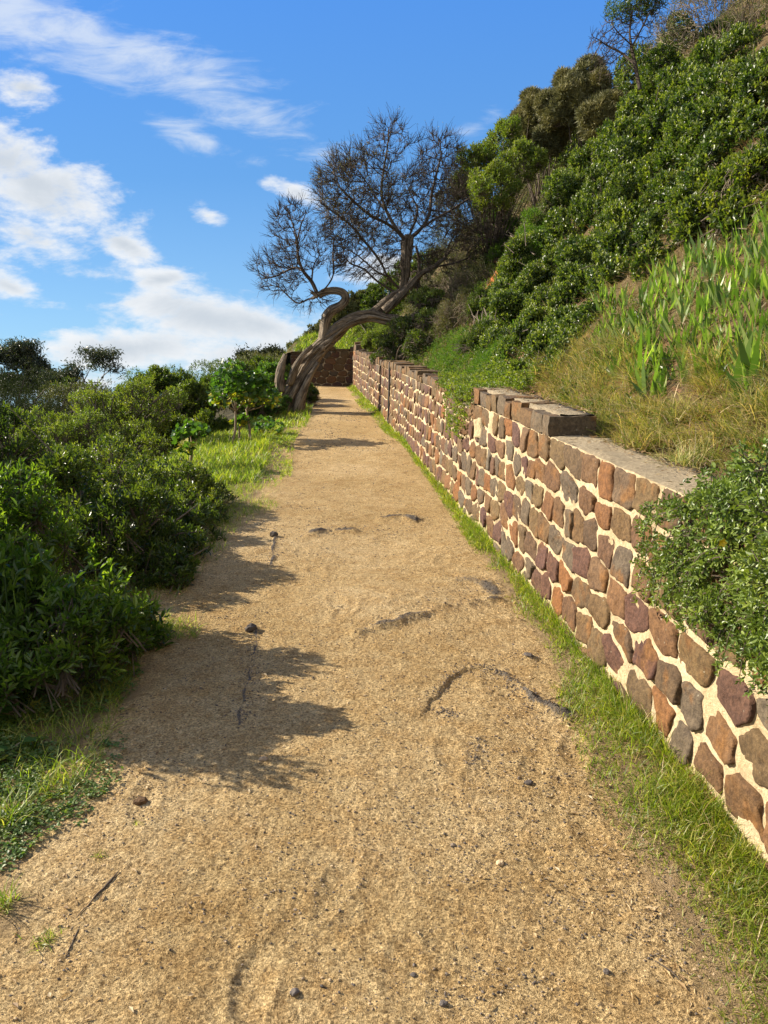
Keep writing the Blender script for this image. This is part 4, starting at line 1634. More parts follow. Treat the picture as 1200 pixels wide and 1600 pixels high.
# shrubs behind the mallows, up to the tree foot
L_ = lump3(350, 625, 14.6, .5) + lump3(385, 612, 16.2, .55, (1, 1, 1)) + lump3(420, 590, 18.5, .5) + lump3(350, 690, 13.4, .4)
shrub('dense_shrub', 'shaded leafy shrub behind the thin-stemmed mallows', 'shrub', L_, 3200, 'oval', M['mid'], 7, .06, .42, rl, thick=.35, nb=20)
L_ = lump3(425, 596, 17.2, .40) + lump3(430, 640, 15.0, .34) + lump3(400, 650, 15.2, .4) + lump3(430, 672, 14.3, .22)
shrub('leafy_shrub', 'small light green shrub crowding the foot of the twisted tree', 'shrub', L_, 2400, 'oval', M['mallow'], 6, .06, .5, rl, thick=.35, nb=20)
L_ = lump3(484, 622, 17.0, .20) + lump3(478, 612, 18.6, .26)
shrub('leafy_shrub', 'low dark shrub between the tree trunk and the far stone wall', 'shrub', L_, 900, 'oval', M['mid'], 6, .05, .5, rl, thick=.4, nb=10)


def mallow(px, pyb, pyt, Y, crown, label, lean=0):
    b = P(px, pyb, Y)
    b[2] = gz(b[0], Y) - .02
    tt = P(px + lean, pyt, Y)
    t = thing('mallow_plant', label, 'plant', b, 'thin-stemmed mallow plants on the left bank')
    s = MB()
    tube(s, spline([b, b * .5 + tt * .5 + rl.normal(0, .02, 3), tt], 12), np.linspace(.024, .014, 12), 7, rough=.15)
    tips = []
    for (cx, cy, cr) in crown:
        c = P(cx, cy, Y + rl.normal(0, .12))
        R_ = cr * Y / F
        tube(s, spline([tt - [0, 0, .02], tt * .5 + c * .5 + [0, 0, -.04], c], 7), np.linspace(.012, .005, 7), 5)
        q = ellipsoid_pts(c, (R_, R_, R_ * .8), int(120 * max(.6, (cr / 25)) ** 2), rl, .3)
        tips.append(q)
    s.build('stem', M['stem'], t, smooth=True)
    q = np.concatenate(tips)
    f = MB()
    d = unit(q - tt + rl.normal(0, .35, q.shape) + [0, 0, -.15])
    r = rl.random(len(q)) * .72
    low = q[:, 2] < np.quantile(q[:, 2], .25)
    r = np.where(low & (rl.random(len(q)) < .5), .97, r)
    leaves(f, 'lobed', q - d * .05, d, unit(UP + rl.normal(0, .5, q.shape)), .075 * rl.uniform(.5, 1.25, len(q)), .066, r)
    f.build('foliage', M['mallow'], t)
    return t


mallow(362, 700, 640, 11.2, [(352, 596, 26), (372, 600, 26), (345, 620, 22), (362, 575, 20), (384, 618, 22)], 'taller of the two thin-stemmed mallow plants, left one of the pair with yellowing lower leaves', 6)
mallow(391, 697, 640, 11.4, [(395, 600, 24), (412, 612, 24), (404, 590, 18), (380, 622, 18), (425, 625, 16)], 'right one of the pair of thin-stemmed mallow plants near the tree', -6)
mallow(296, 752, 690, 9.3, [(296, 668, 17), (283, 680, 14), (312, 674, 14), (290, 700, 12)], 'short single-stemmed mallow plant standing apart above the rounded shrub', 4)
mallow(374, 702, 668, 11.3, [(372, 660, 12), (380, 655, 10)], 'small mallow seedling between the two taller mallow stems')
mallow(418, 698, 672, 12.2, [(414, 662, 15), (430, 668, 15), (404, 670, 10)], 'low bushy mallow plant at the edge of the path below the twisted tree')

# ------------------------------------------------------------------ the country beyond on the left
rb = np.random.default_rng(44)


def far_shrub(px, py, Y, r, mat, label, n=900, L=.11, grp='shrubs covering the far headland', sq=(1.2, 1, .8), name='headland_shrub', kind='rhomb'):
    c = P(px, py, Y)
    lum = sublumps(c, np.array(sq) * r, 9, .42 * r, rb)
    t = thing(name, label, 'shrub', (c[0], c[1], gz(c[0], c[1])), grp)
    p, nr = lump_field(lum, n, rb, .3, -.5, False)
    m = MB()
    shoots(m, p, nr, rb, kind, 4, L, .4, shoot=.1, up=.4)
    m.build('foliage', mat, t)
    s = MB()
    shrub_branches(s, np.array([c[0], c[1], gz(c[0], c[1]) - .05]), p, rb, 8, .05)
    s.build('branches', M['twig'], t)
    return t


FAR = [(20, 690, 17, 1.0, 'twiggy'), (70, 660, 19, 1.1, 'twiggy'), (10, 640, 21, 1.3, 'twiggy'), (95, 700, 15.5, .8, 'twiggy'), (120, 650, 24, 1.2, 'olive'), (165, 628, 27, 1.2, 'olive'),
       (60, 625, 27, 1.6, 'dark'), (120, 618, 30, 1.3, 'mid'), (185, 615, 29, 1.0, 'olive'), (215, 612, 28, .8, 'mid'), (20, 608, 30, 1.6, 'dark'), (90, 612, 34, 1.4, 'dark'), (150, 606, 33, 1.3, 'olive'),
       (-40, 640, 24, 1.6, 'dark'), (-60, 690, 18, 1.4, 'dark'), (300, 612, 30, 1.2, 'mid'), (350, 606, 32, 1.2, 'mid'), (250, 640, 26, 1.4, 'mid'), (400, 600, 26, 1.0, 'olive'), (440, 590, 27, 1.1, 'olive')]
FARL = ['dark brownish scrub bush low at the left edge, below the big gum tree', 'dark scrub bush right of the one below the big gum tree', 'dark scrub bush highest at the left edge of the scrub', 'nearest dark scrub bush, just left of the open spreading shrub',
        'dark scrub bush under the thin open gum tree', 'olive bush directly right of the thin open gum tree', 'wide dark bush at the foot of the big dark gum tree', 'mid green bush at the foot of the thin gum tree', 'olive bush between the thin gum tree and the dense shrub', 'small mid green bush touching the left side of the dense shrub',
        'dark bush at the left edge behind the big gum tree', 'dark bush behind the small gum tree', 'olive bush farthest back behind the thin gum tree', 'dark bush cut by the left edge of the picture, level with the gum trunks', 'dark bush cut by the left edge, below the gum trees',
        'mid green bush on the skyline behind the dense shrub', 'mid green bush on the skyline behind the mallow plants', 'mid green bush in the gap left of the dense shrub', 'olive bush on the skyline just left of the twisted trunk', 'small olive bush behind the broken stubs of the twisted trunk']
for i_, (px, py, Y, r, kd) in enumerate(FAR):
    py += 26 if Y > 26 and px < 240 else (12 if px < 130 else 0)
    mt = {'twiggy': M['dark'], 'dark': M['dark'], 'olive': M['olive'], 'mid': M['mid']}[kd]
    lb = {'twiggy': 'dark brownish scrub bush among the scrub at the left edge', 'dark': 'dark green bush below the gum trees on the far headland',
          'olive': 'olive green rounded bush on the far headland', 'mid': 'mid green bush on the skyline behind the nearer shrubs'}[kd]
    lb = FARL[i_]
    far_shrub(px, py, Y, r, mt, lb, 1300 if Y < 25 else 800, .07 if Y < 22 else .10, grp={'twiggy': 'dark scrub bushes at the left edge', 'dark': 'dark bushes under the gum trees', 'olive': 'olive bushes on the far headland', 'mid': 'green bushes on the skyline'}[kd])


def gum(label, Y, trunks, crowns, root, r0, seed, leafn=26, tipl=.3, mat='gum', name='gum_tree', dens=1.0, leafL=.12):
    rg = np.random.default_rng(seed)
    b = P(root[0], root[1], Y)
    b[2] = min(b[2], gz(b[0], Y)) - .1
    t = thing(name, label, 'tree', b)
    lines = [np.array([P(x, y, Y + d) for x, y, d in l]) for l in trunks]
    lines[0][0] = b
    nodes, par = skeleton(lines, rg, .3)
    A, fol = [], []
    for (cx, cy, rx, ry, n) in crowns:
        c = P(cx, cy, Y + rg.normal(0, .5))
        R_ = (rx * Y / F, rx * Y / F * .8, ry * Y / F)
        A.append(ellipsoid_pts(c, R_, n, rg, .3))
        fol.append(ellipsoid_pts(c, R_, int(n * leafn * dens), rg, .35))
    Pn, pr = colonize(nodes, par, np.concatenate(A), .2, .25, 3.0, 50, rg, .2)
    rad = np.minimum(pipe(pr, .012, 2.3), r0)
    m = MB()
    tips, _ = twigs_from(m, Pn, pr, rad, rg, 2, tipl, .008, 5)
    m.build('trunk', M['gumbark'], t)
    f = MB()
    nq = int(sum(c[4] for c in crowns) * leafn * dens)
    q = tips[rg.integers(0, len(tips), nq)] + rg.normal(0, .17 if mat == 'gum' else .22, (nq, 3)) * [1, 1, .6]
    # leaves hang in tufts round the twigs
    d = unit(rg.normal(0, .6, q.shape) + [0, 0, -.5])
    leaves(f, 'rhomb', q, d, unit(rg.normal(0, 1, q.shape)), leafL * rg.uniform(.6, 1.3, len(q)), leafL * .28)
    f.build('crown', M[mat], t)
    return t


gum('tall dark gum tree with a spreading clumped crown at the far left', 36,
    [[(30, 612, 0), (28, 590, 0), (26, 572, .2), (34, 556, 0), (36, 545, 0)], [(26, 580, 0), (14, 572, .3), (4, 562, .5)], [(28, 588, 0), (44, 578, -.4), (58, 572, -.5)], [(28, 592, 0), (40, 590, .4), (64, 584, .5)]],
    [(36, 543, 14, 7, 26), (8, 556, 20, 9, 44), (-15, 566, 16, 14, 44), (44, 568, 22, 9, 50), (58, 580, 13, 8, 30), (20, 598, 26, 9, 50), (50, 596, 20, 8, 40), (78, 588, 8, 7, 14)], (30, 618), .16, 5, leafn=75, leafL=.17)
gum('thin open gum tree with forked bare limbs, right of the dark gum on the skyline', 33,
    [[(132, 612, 0), (131, 596, 0), (126, 582, .1), (118, 572, .2)], [(131, 596, 0), (140, 578, 0), (150, 566, -.1), (152, 556, 0)], [(138, 598, 0), (158, 596, .4), (163, 580, .4), (170, 564, .5)], [(158, 590, .4), (172, 578, .2), (180, 570, .2)]],
    [(146, 554, 14, 4, 18), (164, 557, 10, 4, 12), (176, 557, 7, 4, 8), (178, 572, 9, 6, 16), (120, 572, 9, 6, 8), (108, 580, 8, 6, 8)], (134, 616), .09, 8, leafn=42, leafL=.15)
gum('small dark gum tree between the two larger skyline gums', 34, [[(90, 612, 0), (92, 598, 0), (98, 590, 0)], [(92, 600, 0), (84, 592, .2)]],
    [(90, 590, 18, 7, 34), (106, 594, 12, 6, 20)], (90, 614), .08, 9, leafn=50, leafL=.15)
gum('flat-topped dark cypress on the skyline left of the twisted tree', 46, [[(405, 610, 0), (405, 585, 0), (408, 565, 0)], [(405, 580, 0), (385, 565, .5)], [(405, 575, 0), (425, 560, -.5)]],
    [(385, 561, 15, 5, 40), (405, 565, 18, 6, 50), (425, 555, 15, 5, 44), (418, 564, 20, 6, 40), (400, 578, 30, 8, 60)], (405, 612), .2, 12, leafn=70, mat='dark', name='cypress_tree', leafL=.22)

# ------------------------------------------------------------------ plants on the hillside above the wall
rh = np.random.default_rng(55)


def hill_lumps(lst, out=.35, n=9, size=.34, sq=(1, 1, 1), rng=rh):
    """(px, py, r_px): the clump's centre sits on the slope seen at that pixel, pushed a little out of it"""
    res = []
    for it in lst:
        px, py, r = it[:3]
        h = hit(px, py, .0)
        if h is None:
            if len(it) < 4:
                continue
            Y = it[3]
        else:
            Y = h[1] if len(it) < 4 else it[3]
        Rm = r * Y / F
        Y2 = Y - out * Rm
        c = P(px, py, Y2)
        res += sublumps(c, np.array(sq) * r * Y2 / F, n, size * r * Y2 / F, rng)
    return res


SHR = dict(rng=rh)
# glossy dark shrub: three plants
def inpoly(x, y, poly):
    c = False
    j = len(poly) - 1
    for i in range(len(poly)):
        xi, yi = poly[i]
        xj, yj = poly[j]
        if (yi > y) != (yj > y) and x < (xj - xi) * (y - yi) / (yj - yi) + xi:
            c = not c
        j = i
    return c


def poly_lumps(poly, step, r, out=.1, sq=(1, 1, 1), Ymax=99):
    xs_ = [q[0] for q in poly]
    ys_ = [q[1] for q in poly]
    pts = []
    yy = min(ys_)
    row = 0
    while yy <= max(ys_):
        xx = min(xs_) + (row % 2) * step / 2
        while xx <= max(xs_):
            x, y = xx + rh.normal(0, step * .15), yy + rh.normal(0, step * .15)
            if inpoly(x, y, poly):
                h = hit(x, y)
                if h is not None and h[1] < Ymax:
                    pts.append((x, y, r * rh.uniform(.8, 1.25)))
            xx += step
        yy += step * .8
        row += 1
    return hill_lumps(pts, out=out, n=5, size=.42, sq=sq)


GL = dict(thick=.30, nb=60, young=.35, shoot=.08, zmin=-.9, br=.009, local=True)
shrub('glossy_shrub', 'big dark green glossy-leaved shrub on the upper right slope, topmost of the glossy shrubs', 'shrub',
      poly_lumps([(945, 200), (990, 110), (1070, 70), (1150, 60), (1215, 110), (1215, 225), (1140, 290), (1040, 285), (950, 270)], 46, 44), 12500, 'oval', M['coprosma'], 7, .058, .55, rh, **GL)
shrub('glossy_shrub', 'dark glossy-leaved shrub halfway down the slope, left of the iris bank', 'shrub',
      poly_lumps([(880, 240), (950, 235), (1060, 285), (1110, 350), (1060, 390), (1000, 430), (930, 470), (870, 410), (865, 330)], 42, 40), 12500, 'oval', M['coprosma'], 7, .050, .55, rh, **GL)
shrub('glossy_shrub', 'dark glossy-leaved shrub lowest on the slope, reaching down to the brown earth above the wall', 'shrub',
      poly_lumps([(850, 395), (925, 460), (925, 500), (895, 545), (860, 590), (820, 600), (785, 570), (765, 500), (800, 430)], 36, 33), 12500, 'oval', M['coprosma'], 7, .040, .55, rh, **GL)
# mixed green in the upper right
shrub('scrubby_shrub', 'scrubby bush with bare stems and bright leaves above the iris bank', 'shrub',
      poly_lumps([(1080, 320), (1140, 280), (1220, 220), (1240, 340), (1170, 350), (1100, 370)], 40, 38), 3200, 'oval', M['mid'], 6, .055, .5, rh, thick=.45, nb=140, br=.008, twig='drytwig', young=.4, zmin=-.8, local=True)
shrub('twiggy_shrub', 'brown twiggy bush filling the top right corner', 'shrub',
      hill_lumps([(1100, 40, 70, 13.0), (1180, 60, 70, 11.5), (1180, 140, 55), (1050, 60, 45, 13.5), (1200, -40, 90, 12.0), (1110, -30, 70, 13)]), 2600, 'rhomb', M['olive'], 5, .04, .3, rh, thick=.5, nb=300, br=.008, twig='drytwig', zmin=-.8, ground=False, local=True)
# soft rounded grey-green mounds on the skyline
shrub('she_oak', 'soft rounded grey-green she-oak mound on the skyline, larger right one', 'shrub',
      hill_lumps([(905, 155, 42, 15), (880, 175, 34, 15), (940, 190, 36, 14.5), (925, 140, 24, 15.4)], out=0), 9000, 'rhomb', M['oakneedle'], 5, .13, .055, rh, thick=.22, nb=16, up=.5, shoot=.05, spread=.6, zmin=-.8, ground=False)
shrub('she_oak', 'soft rounded grey-green she-oak mound on the skyline, smaller left one', 'shrub',
      hill_lumps([(838, 188, 34, 16), (870, 200, 26, 16), (815, 205, 20, 16.4), (855, 225, 24, 15.5)], out=0), 7000, 'rhomb', M['oakneedle'], 5, .13, .055, rh, thick=.22, nb=16, up=.5, shoot=.05, spread=.6, zmin=-.8, ground=False)
# light green climbers and scrub on the middle slope
shrub('leafy_bush', 'light green leafy bush on the skyline behind the bare tree crown', 'shrub',
      hill_lumps([(790, 235, 36, 15.5), (750, 260, 32, 15.5), (815, 260, 34, 14.5), (770, 300, 40, 14), (735, 290, 26, 15.5)], out=.1), 4200, 'oval', M['yellowish'], 6, .06, .42, rh, thick=.4, nb=50, zmin=-.8, ground=False)
shrub('scrubby_shrub', 'dry olive scrub bush in the middle of the slope', 'shrub',
      poly_lumps([(800, 290), (850, 230), (890, 230), (890, 330), (860, 380), (800, 360)], 32, 30), 6000, 'rhomb', M['olive'], 6, .055, .3, rh, thick=.4, nb=190, br=.007, twig='drytwig', zmin=-.9, local=True)
shrub('leafy_bush', 'green feathery bush beside the red earth patch', 'shrub',
      poly_lumps([(765, 350), (860, 345), (870, 400), (800, 440), (765, 410)], 28, 26), 4500, 'lance', M['fern'], 7, .055, .22, rh, thick=.4, nb=24, zmin=-.9)
shrub('twiggy_shrub', 'dark grey twiggy bush behind the crown of the twisted tree', 'shrub',
      hill_lumps([(735, 330, 42, 15.6), (755, 380, 40), (710, 370, 36, 16.4), (775, 340, 34), (700, 320, 26, 17), (690, 410, 30), (720, 290, 30, 16.5), (760, 410, 34), (670, 390, 26)], out=.1), 7500, 'rhomb', M['olive'], 5, .055, .32, rh, thick=.5, nb=320, br=.007, zmin=-.9, ground=False, local=True)
shrub('twiggy_shrub', 'pale dry twiggy bush hanging over the slope below the red earth', 'shrub',
      hill_lumps([(735, 450, 38), (715, 500, 36), (700, 455, 30), (740, 500, 28), (690, 530, 22)]), 1500, 'rhomb', M['olive'], 5, .045, .26, rh, thick=.6, nb=420, br=.006, twig='drytwig', zmin=-.9, local=True)
shrub('leafy_bush', 'small silvery leaved bush under the outer arm of the twisted tree', 'shrub',
      hill_lumps([(668, 470, 24, 14.5), (675, 500, 22, 14.2), (660, 500, 16, 14.6)], out=0), 1300, 'oval', M['salt'], 6, .05, .45, rh, thick=.45, nb=20, zmin=-.9, ground=False)
shrub('leafy_bush', 'mid green bush at the lower slope right of the pale twigs', 'shrub',
      hill_lumps([(765, 480, 30), (760, 530, 30), (740, 545, 24)]), 3000, 'lance', M['mid'], 7, .045, .3, rh, thick=.35, nb=16, zmin=-.9)
shrub('scrubby_shrub', 'grey-olive scrub bush covering the slope between the tree arm and the red earth', 'shrub',
      poly_lumps([(640, 440), (700, 405), (760, 420), (740, 500), (690, 545), (640, 530)], 28, 26), 5200, 'rhomb', M['olive'], 6, .05, .34, rh, thick=.45, nb=160, br=.006, twig='drytwig', zmin=-.9, local=True)
# growth near the far end
shrub('dense_shrub', 'dark shrub bank rising behind the far end wall, right one', 'shrub',
      pxlumps([(590, 478, 32, 28), (612, 462, 34, 28), (640, 445, 34, 28), (668, 430, 36, 28), (605, 500, 28, 26), (635, 480, 32, 26), (575, 505, 24, 26.5)], n=7, rng=rh), 8000, 'oval', M['mid'], 6, .09, .4, rh, thick=.35, nb=20, zmin=-.8, ground=False)
shrub('dense_shrub', 'olive shrub bank behind the far end wall, left one sloping down to the skyline', 'shrub',
      pxlumps([(470, 548, 18, 27), (487, 538, 20, 27), (505, 526, 24, 27), (530, 510, 28, 27.5), (555, 495, 30, 28), (575, 480, 30, 28.5), (545, 520, 18, 26.5), (520, 527, 16, 26.5)], n=7, rng=rh), 8000, 'oval', M['olive'], 6, .09, .4, rh, thick=.35, nb=20, zmin=-.8, ground=False)
shrub('leafy_bush', 'yellow-green bush standing just behind the corner of the two walls', 'shrub',
      [l for q in [(578, 520, 22.5, .42), (590, 545, 20, .36), (605, 530, 20, .45)] for l in lump3(q[0], q[1], q[2], q[3], rng=rh)], 2200, 'oval', M['yellowish'], 6, .06, .4, rh, thick=.4, nb=14, zmin=-.8)
shrub('leafy_bush', 'dark bush drooping over the crest of the wall below the arching trunk', 'shrub',
      [l for q in [(620, 545, 14.6, .34), (600, 560, 16.0, .26), (635, 530, 14.6, .40), (655, 545, 13.4, .30)] for l in lump3(q[0], q[1], q[2], q[3], rng=rh)], 2200, 'oval', M['mid'], 6, .05, .45, rh, thick=.45, nb=60, br=.01, twig='drytwig', zmin=-.9)

# bare small tree on the top right skyline
rs = np.random.default_rng(66)
h = P(992, 110, 12.5)
t = thing('bare_tree', 'small bare tree with a tuft of green at its top on the upper right skyline', 'tree', (h[0], h[1], h[2] - .5))
l0 = [np.array([P(x, y, 12.5 + d) for x, y, d in l]) for l in ([(1000, 140, 0), (992, 100, 0), (986, 70, 0), (984, 45, 0), (990, 10, 0)], [(992, 100, 0), (970, 82, .2), (950, 72, .3), (932, 60, .3)], [(986, 75, 0), (1000, 50, -.2), (1012, 25, -.2)], [(986, 70, 0), (965, 50, -.2), (955, 35, -.2)])]
nodes, par = skeleton(l0, rs, .1)
att = np.concatenate([ellipsoid_pts(P(955, 62, 12.6), (.40, .4, .34), 200, rs), ellipsoid_pts(P(1000, 30, 12.4), (.36, .4, .42), 180, rs), ellipsoid_pts(P(960, 100, 12.6), (.35, .3, .16), 60, rs)])
Pn, pr = colonize(nodes, par, att, .06, .08, .8, 40, rs, .12)
m_ = MB()
twigs_from(m_, Pn, pr, np.minimum(pipe(pr, .004, 2.3), .04), rs, 3, .12, .0035, 4)
m_.build('trunk', M['treetwig'], t)
m_ = MB()
p_, n_ = lump_field(sublumps(P(985, 12, 12.4), (.42, .35, .20), 8, .16, rs), 700, rs, .5, -.9, False)
shoots(m_, p_, n_, rs, 'rhomb', 6, .045, .4, shoot=.06)
m_.build('crown', M['mid'], t)

# red earth patch and the brown litter behind the crest
def patch(name, mat, px, py, rx, ry, kind, seed):
    h = hit(px, py)
    k = h[1] / F
    a = np.linspace(0, 2 * math.pi, 40, endpoint=False)
    V, T = [], []
    rings = [1, .8, .55, .28]
    for r in rings:
        rr_ = r * (1 + .25 * vnoise(np.cos(a) * 2 + seed, np.sin(a) * 2, 3))
        x = h[0] + np.cos(a) * rx * k * rr_
        y = h[1] + np.sin(a) * ry * k * 1.4 * rr_
        z = zhill(x, y) + .05 * (1 - r) ** .5 + fbm(x * 9, y * 9, 3, 5) * .03 - .01 + .02 * (r < 1)
        V.append(np.stack([x, y, z], 1))
    x, y = h[0], h[1]
    V.append(np.array([[x, y, float(zhill(x, y)) + .06]]))
    n = 40
    Q = [[i * n + j, i * n + (j + 1) % n, (i + 1) * n + (j + 1) % n, (i + 1) * n + j] for i in range(3) for j in range(n)]
    T = [[3 * n + j, 3 * n + (j + 1) % n, 4 * n] for j in range(n)]
    o = link(name, raw(np.concatenate(V), Q, T, smooth=True), mat)
    o['kind'] = 'structure'
    return o


patch('red_earth', M['red'], 779, 428, 22, 26, 'earth', 1)

# loose brown litter strip behind the crest of the wall
ss = np.linspace(4.3, 8.6, 90)
of = np.linspace(.22, 1.1, 24)
LX = xw(ss)[:, None] + of[None] * (1 + 0 * ss[:, None])
LY = np.repeat(ss[:, None], len(of), 1)
LZ = zhill(LX, LY) + .035 * np.sin(np.pi * np.linspace(0, 1, len(of)))[None] * np.sin(np.pi * np.linspace(0, 1, 90))[:, None] + fbm(LX * 12, LY * 12, 3, 3) * .008 - .01
o = link('brown_earth', grid_mesh(LX, LY, LZ), M['litter'])
o['kind'] = 'structure'

# feathery green growth above the wall, and the yellowish creeper over it
def carpet(name, label, cat, pxs, n, kind, mat, k, L, W, thick=.12, shoot=.05, droop=0.0, up=1.0, rng=rh, twig=None):
    """low plant that hugs the slope: pxs = (px, py, r_px)"""
    pts, nrs = [], []
    wts = np.array([q[2] ** 2 for q in pxs], float)
    cnt = (wts / wts.sum() * n).astype(int)
    for (px, py, r), c_ in zip(pxs, cnt):
        h = hit(px, py)
        a = rng.random(c_) * 2 * math.pi
        q = np.sqrt(rng.random(c_))
        ux = px + np.cos(a) * q * r
        uy = py + np.sin(a) * q * r
        for x_, y_ in zip(ux, uy):
            hh = hit_fast(x_, y_)
            if hh is not None:
                pts.append(hh)
    pts = np.array(pts)
    pts[:, 2] += rng.random(len(pts)) ** 1.3 * thick * (1 + .6 * fbm(pts[:, 0] * 3, pts[:, 1] * 3, 2, 8))
    nr = unit(np.stack([-np.ones(len(pts)) * .5, -.2 * np.ones(len(pts)), np.ones(len(pts))], 1))
    t = thing(name, label, cat, (pts[:, 0].mean(), pts[:, 1].mean(), pts[:, 2].min()))
    m = MB()
    shoots(m, pts, nr, rng, kind, k, L, W, shoot=shoot, up=up)
    m.build('foliage', mat, t)
    return t


_HC = {}


def hit_fast(px, py):
    key = (int(px) // 3, int(py) // 3)
    if key not in _HC:
        _HC[key] = hit(key[0] * 3 + 1, key[1] * 3 + 1)
    h = _HC[key]
    if h is None:
        return None
    x = h[0] + rh.normal(0, .02)
    y = h[1] + rh.normal(0, .06)
    return np.array([x, y, float(h[2])])


carpet('feathery_groundcover', 'bright feathery green carpet plant on the lower slope above the wall', 'plant',
       [(700, 555, 26), (730, 575, 30), (665, 555, 20), (760, 590, 24), (690, 580, 22), (645, 560, 14), (720, 540, 20), (770, 560, 22)], 3600, 'lance', M['fern'], 7, .045, .2, thick=.16)
carpet('green_groundcover', 'green leafy carpet between the glossy shrubs and the red earth', 'plant',
       [(810, 430, 22), (790, 460, 24), (770, 500, 26), (800, 500, 20), (750, 470, 20)], 2400, 'oval', M['fern'], 6, .035, .45, thick=.15)

# yellow-green creeper over the notch in the crest
t = thing('creeper', 'yellow-green creeper spilling over the notch in the wall crest', 'plant', (float(xw(7.0)), 7.0, float(base(7.0)) + 1))
ss_ = rh.uniform(6.5, 8.4, 2400)
oo_ = rh.uniform(-.13, .55, 2400)
hh_ = np.where(oo_ < .0, rh.uniform(.66, 1.14, 2400), 1.02 + .14 * rh.random(2400) + np.maximum(oo_ - .35, 0) * .9)
keep = (oo_ > 0) | (np.abs(ss_ - 7.0) < .42 * (hh_ - .50) / .45)
px_ = xw(ss_) + oo_
pp = np.stack([px_, ss_, base(ss_) + hh_], 1)[keep]
m_ = MB()
shoots(m_, pp, unit(np.array([[-.8, -.2, .5]]) + rh.normal(0, .2, pp.shape)), rh, 'oval', 7, .034, .55, shoot=.05, up=.3)
m_.build('foliage', M['yellowish'], t)

# saltbush hanging over the near end of the wall, with two yellow flowers
rb2 = np.random.default_rng(77)
lum = []
for (s_, o_, h_, r_) in [(2.66, .14, 1.02, .17), (2.80, .22, 1.02, .14), (2.45, .16, 1.02, .24), (2.15, .15, 1.0, .30), (1.85, .12, .98, .30), (2.6, .42, 1.10, .26), (2.2, .5, 1.12, .32), (1.8, .5, 1.15, .36), (2.15, -.02, .82, .16), (1.9, -.04, .76, .18), (2.42, .0, .92, .14), (1.65, .1, .9, .3), (1.5, -.02, .72, .2), (2.3, -.06, .70, .13), (1.75, -.07, .66, .14), (2.05, -.08, .72, .14), (1.6, -.08, .58, .12), (2.65, .0, .98, .13), (2.0, .0, .95, .22), (2.35, .02, .98, .18), (2.85, .45, 1.06, .13), (2.9, .8, 1.3, .20), (2.5, .85, 1.35, .3)]:
    lum += sublumps((float(xw(s_)) + o_, s_, float(base(s_)) + h_), (r_, r_, r_ * .62), 6, r_ * .4, rb2)
t = thing('trailing_saltbush', 'grey-green small-leaved bush trailing over the near end of the stone wall', 'shrub', (float(xw(2.2)) + .3, 2.2, float(base(2.2)) + 1.0))
p_, n_ = lump_field(lum, 8500, rb2, .50, -.8, False)
ok = ~((p_[:, 0] > xw(p_[:, 1]) - .03) & (p_[:, 2] < base(p_[:, 1]) + 1.0))
ok &= p_[:, 2] > zhill(p_[:, 0], p_[:, 1]) - .02 * (p_[:, 0] > xw(p_[:, 1])) - 5 * (p_[:, 0] < xw(p_[:, 1]))
p_, n_ = p_[ok], n_[ok]
f_ = MB()
shoots(f_, p_, n_, rb2, 'oval', 6, .027, .44, shoot=.045, up=.25, spread=1.0)
b_ = MB()
# trailing sprays over the face
for i in range(110):
    s0_ = rb2.uniform(1.45, 2.75)
    st = np.array([float(xw(s0_)) - .02, s0_, float(base(s0_)) + rb2.uniform(.78, 1.0)])
    ln = rb2.uniform(.12, .34)
    en = st + [-rb2.uniform(.05, .12), rb2.uniform(.1, .32), -ln * .75]
    c_ = spline([st, st * .5 + en * .5 + [-.06, 0, .05], en], 12)
    tube(b_, c_, np.linspace(.0028, .0012, 12), 5, cap=False)
    q = c_[2:].repeat(2, 0) + rb2.normal(0, .008, (20, 3))
    shoots(f_, q, unit(rb2.normal(0, .5, q.shape) + [-.8, .1, .1]), rb2, 'oval', 5, .024, .42, shoot=.02, up=.1, spread=1.0)
m_i = min(len(p_), 1500)
edges_mesh(b_, p_[:m_i] - n_[:m_i] * .09 - rb2.normal(0, .02, (m_i, 3)), p_[:m_i], .0022, .0012, 3)
f_.build('foliage', M['salt'], t)
b_.build('branches', M['twig'], t)
for (px, py, yy) in ((1128, 848, 2.28), (1193, 926, 1.98)):
    c = P(px, py, yy)
    fm = MB()
    for a in range(5):
        an = a * 1.2566
        d = np.array([[math.cos(an), -.5, math.sin(an)]])
        leaves(fm, 'oval', c[None], d, np.array([[0, -1., .1]]), .016, .011)
    fm.build('flower', M['petal'], t)

# ------------------------------------------------------------------ iris clumps and dry tussocks
def iris_mesh(rng, nl):
    m = MB()
    for k_ in range(nl):
        b = rng.normal(0, .035, 3) * [1, 1, 0]
        L = rng.uniform(.20, .40)
        lean = rng.normal(0, .22, 2)
        side = unit(np.array([[math.cos(rng.uniform(-.9, .9)), math.sin(rng.uniform(-.6, .6)), 0]]))
        blades(m, b[None], np.array([[lean[0] * .8, lean[1], 1.0]]), np.array([L]), np.array([rng.uniform(.034, .052)]), np.array([rng.uniform(.0, .5) ** 2 * 2]), 7, side=side, widemid=True)
    return m


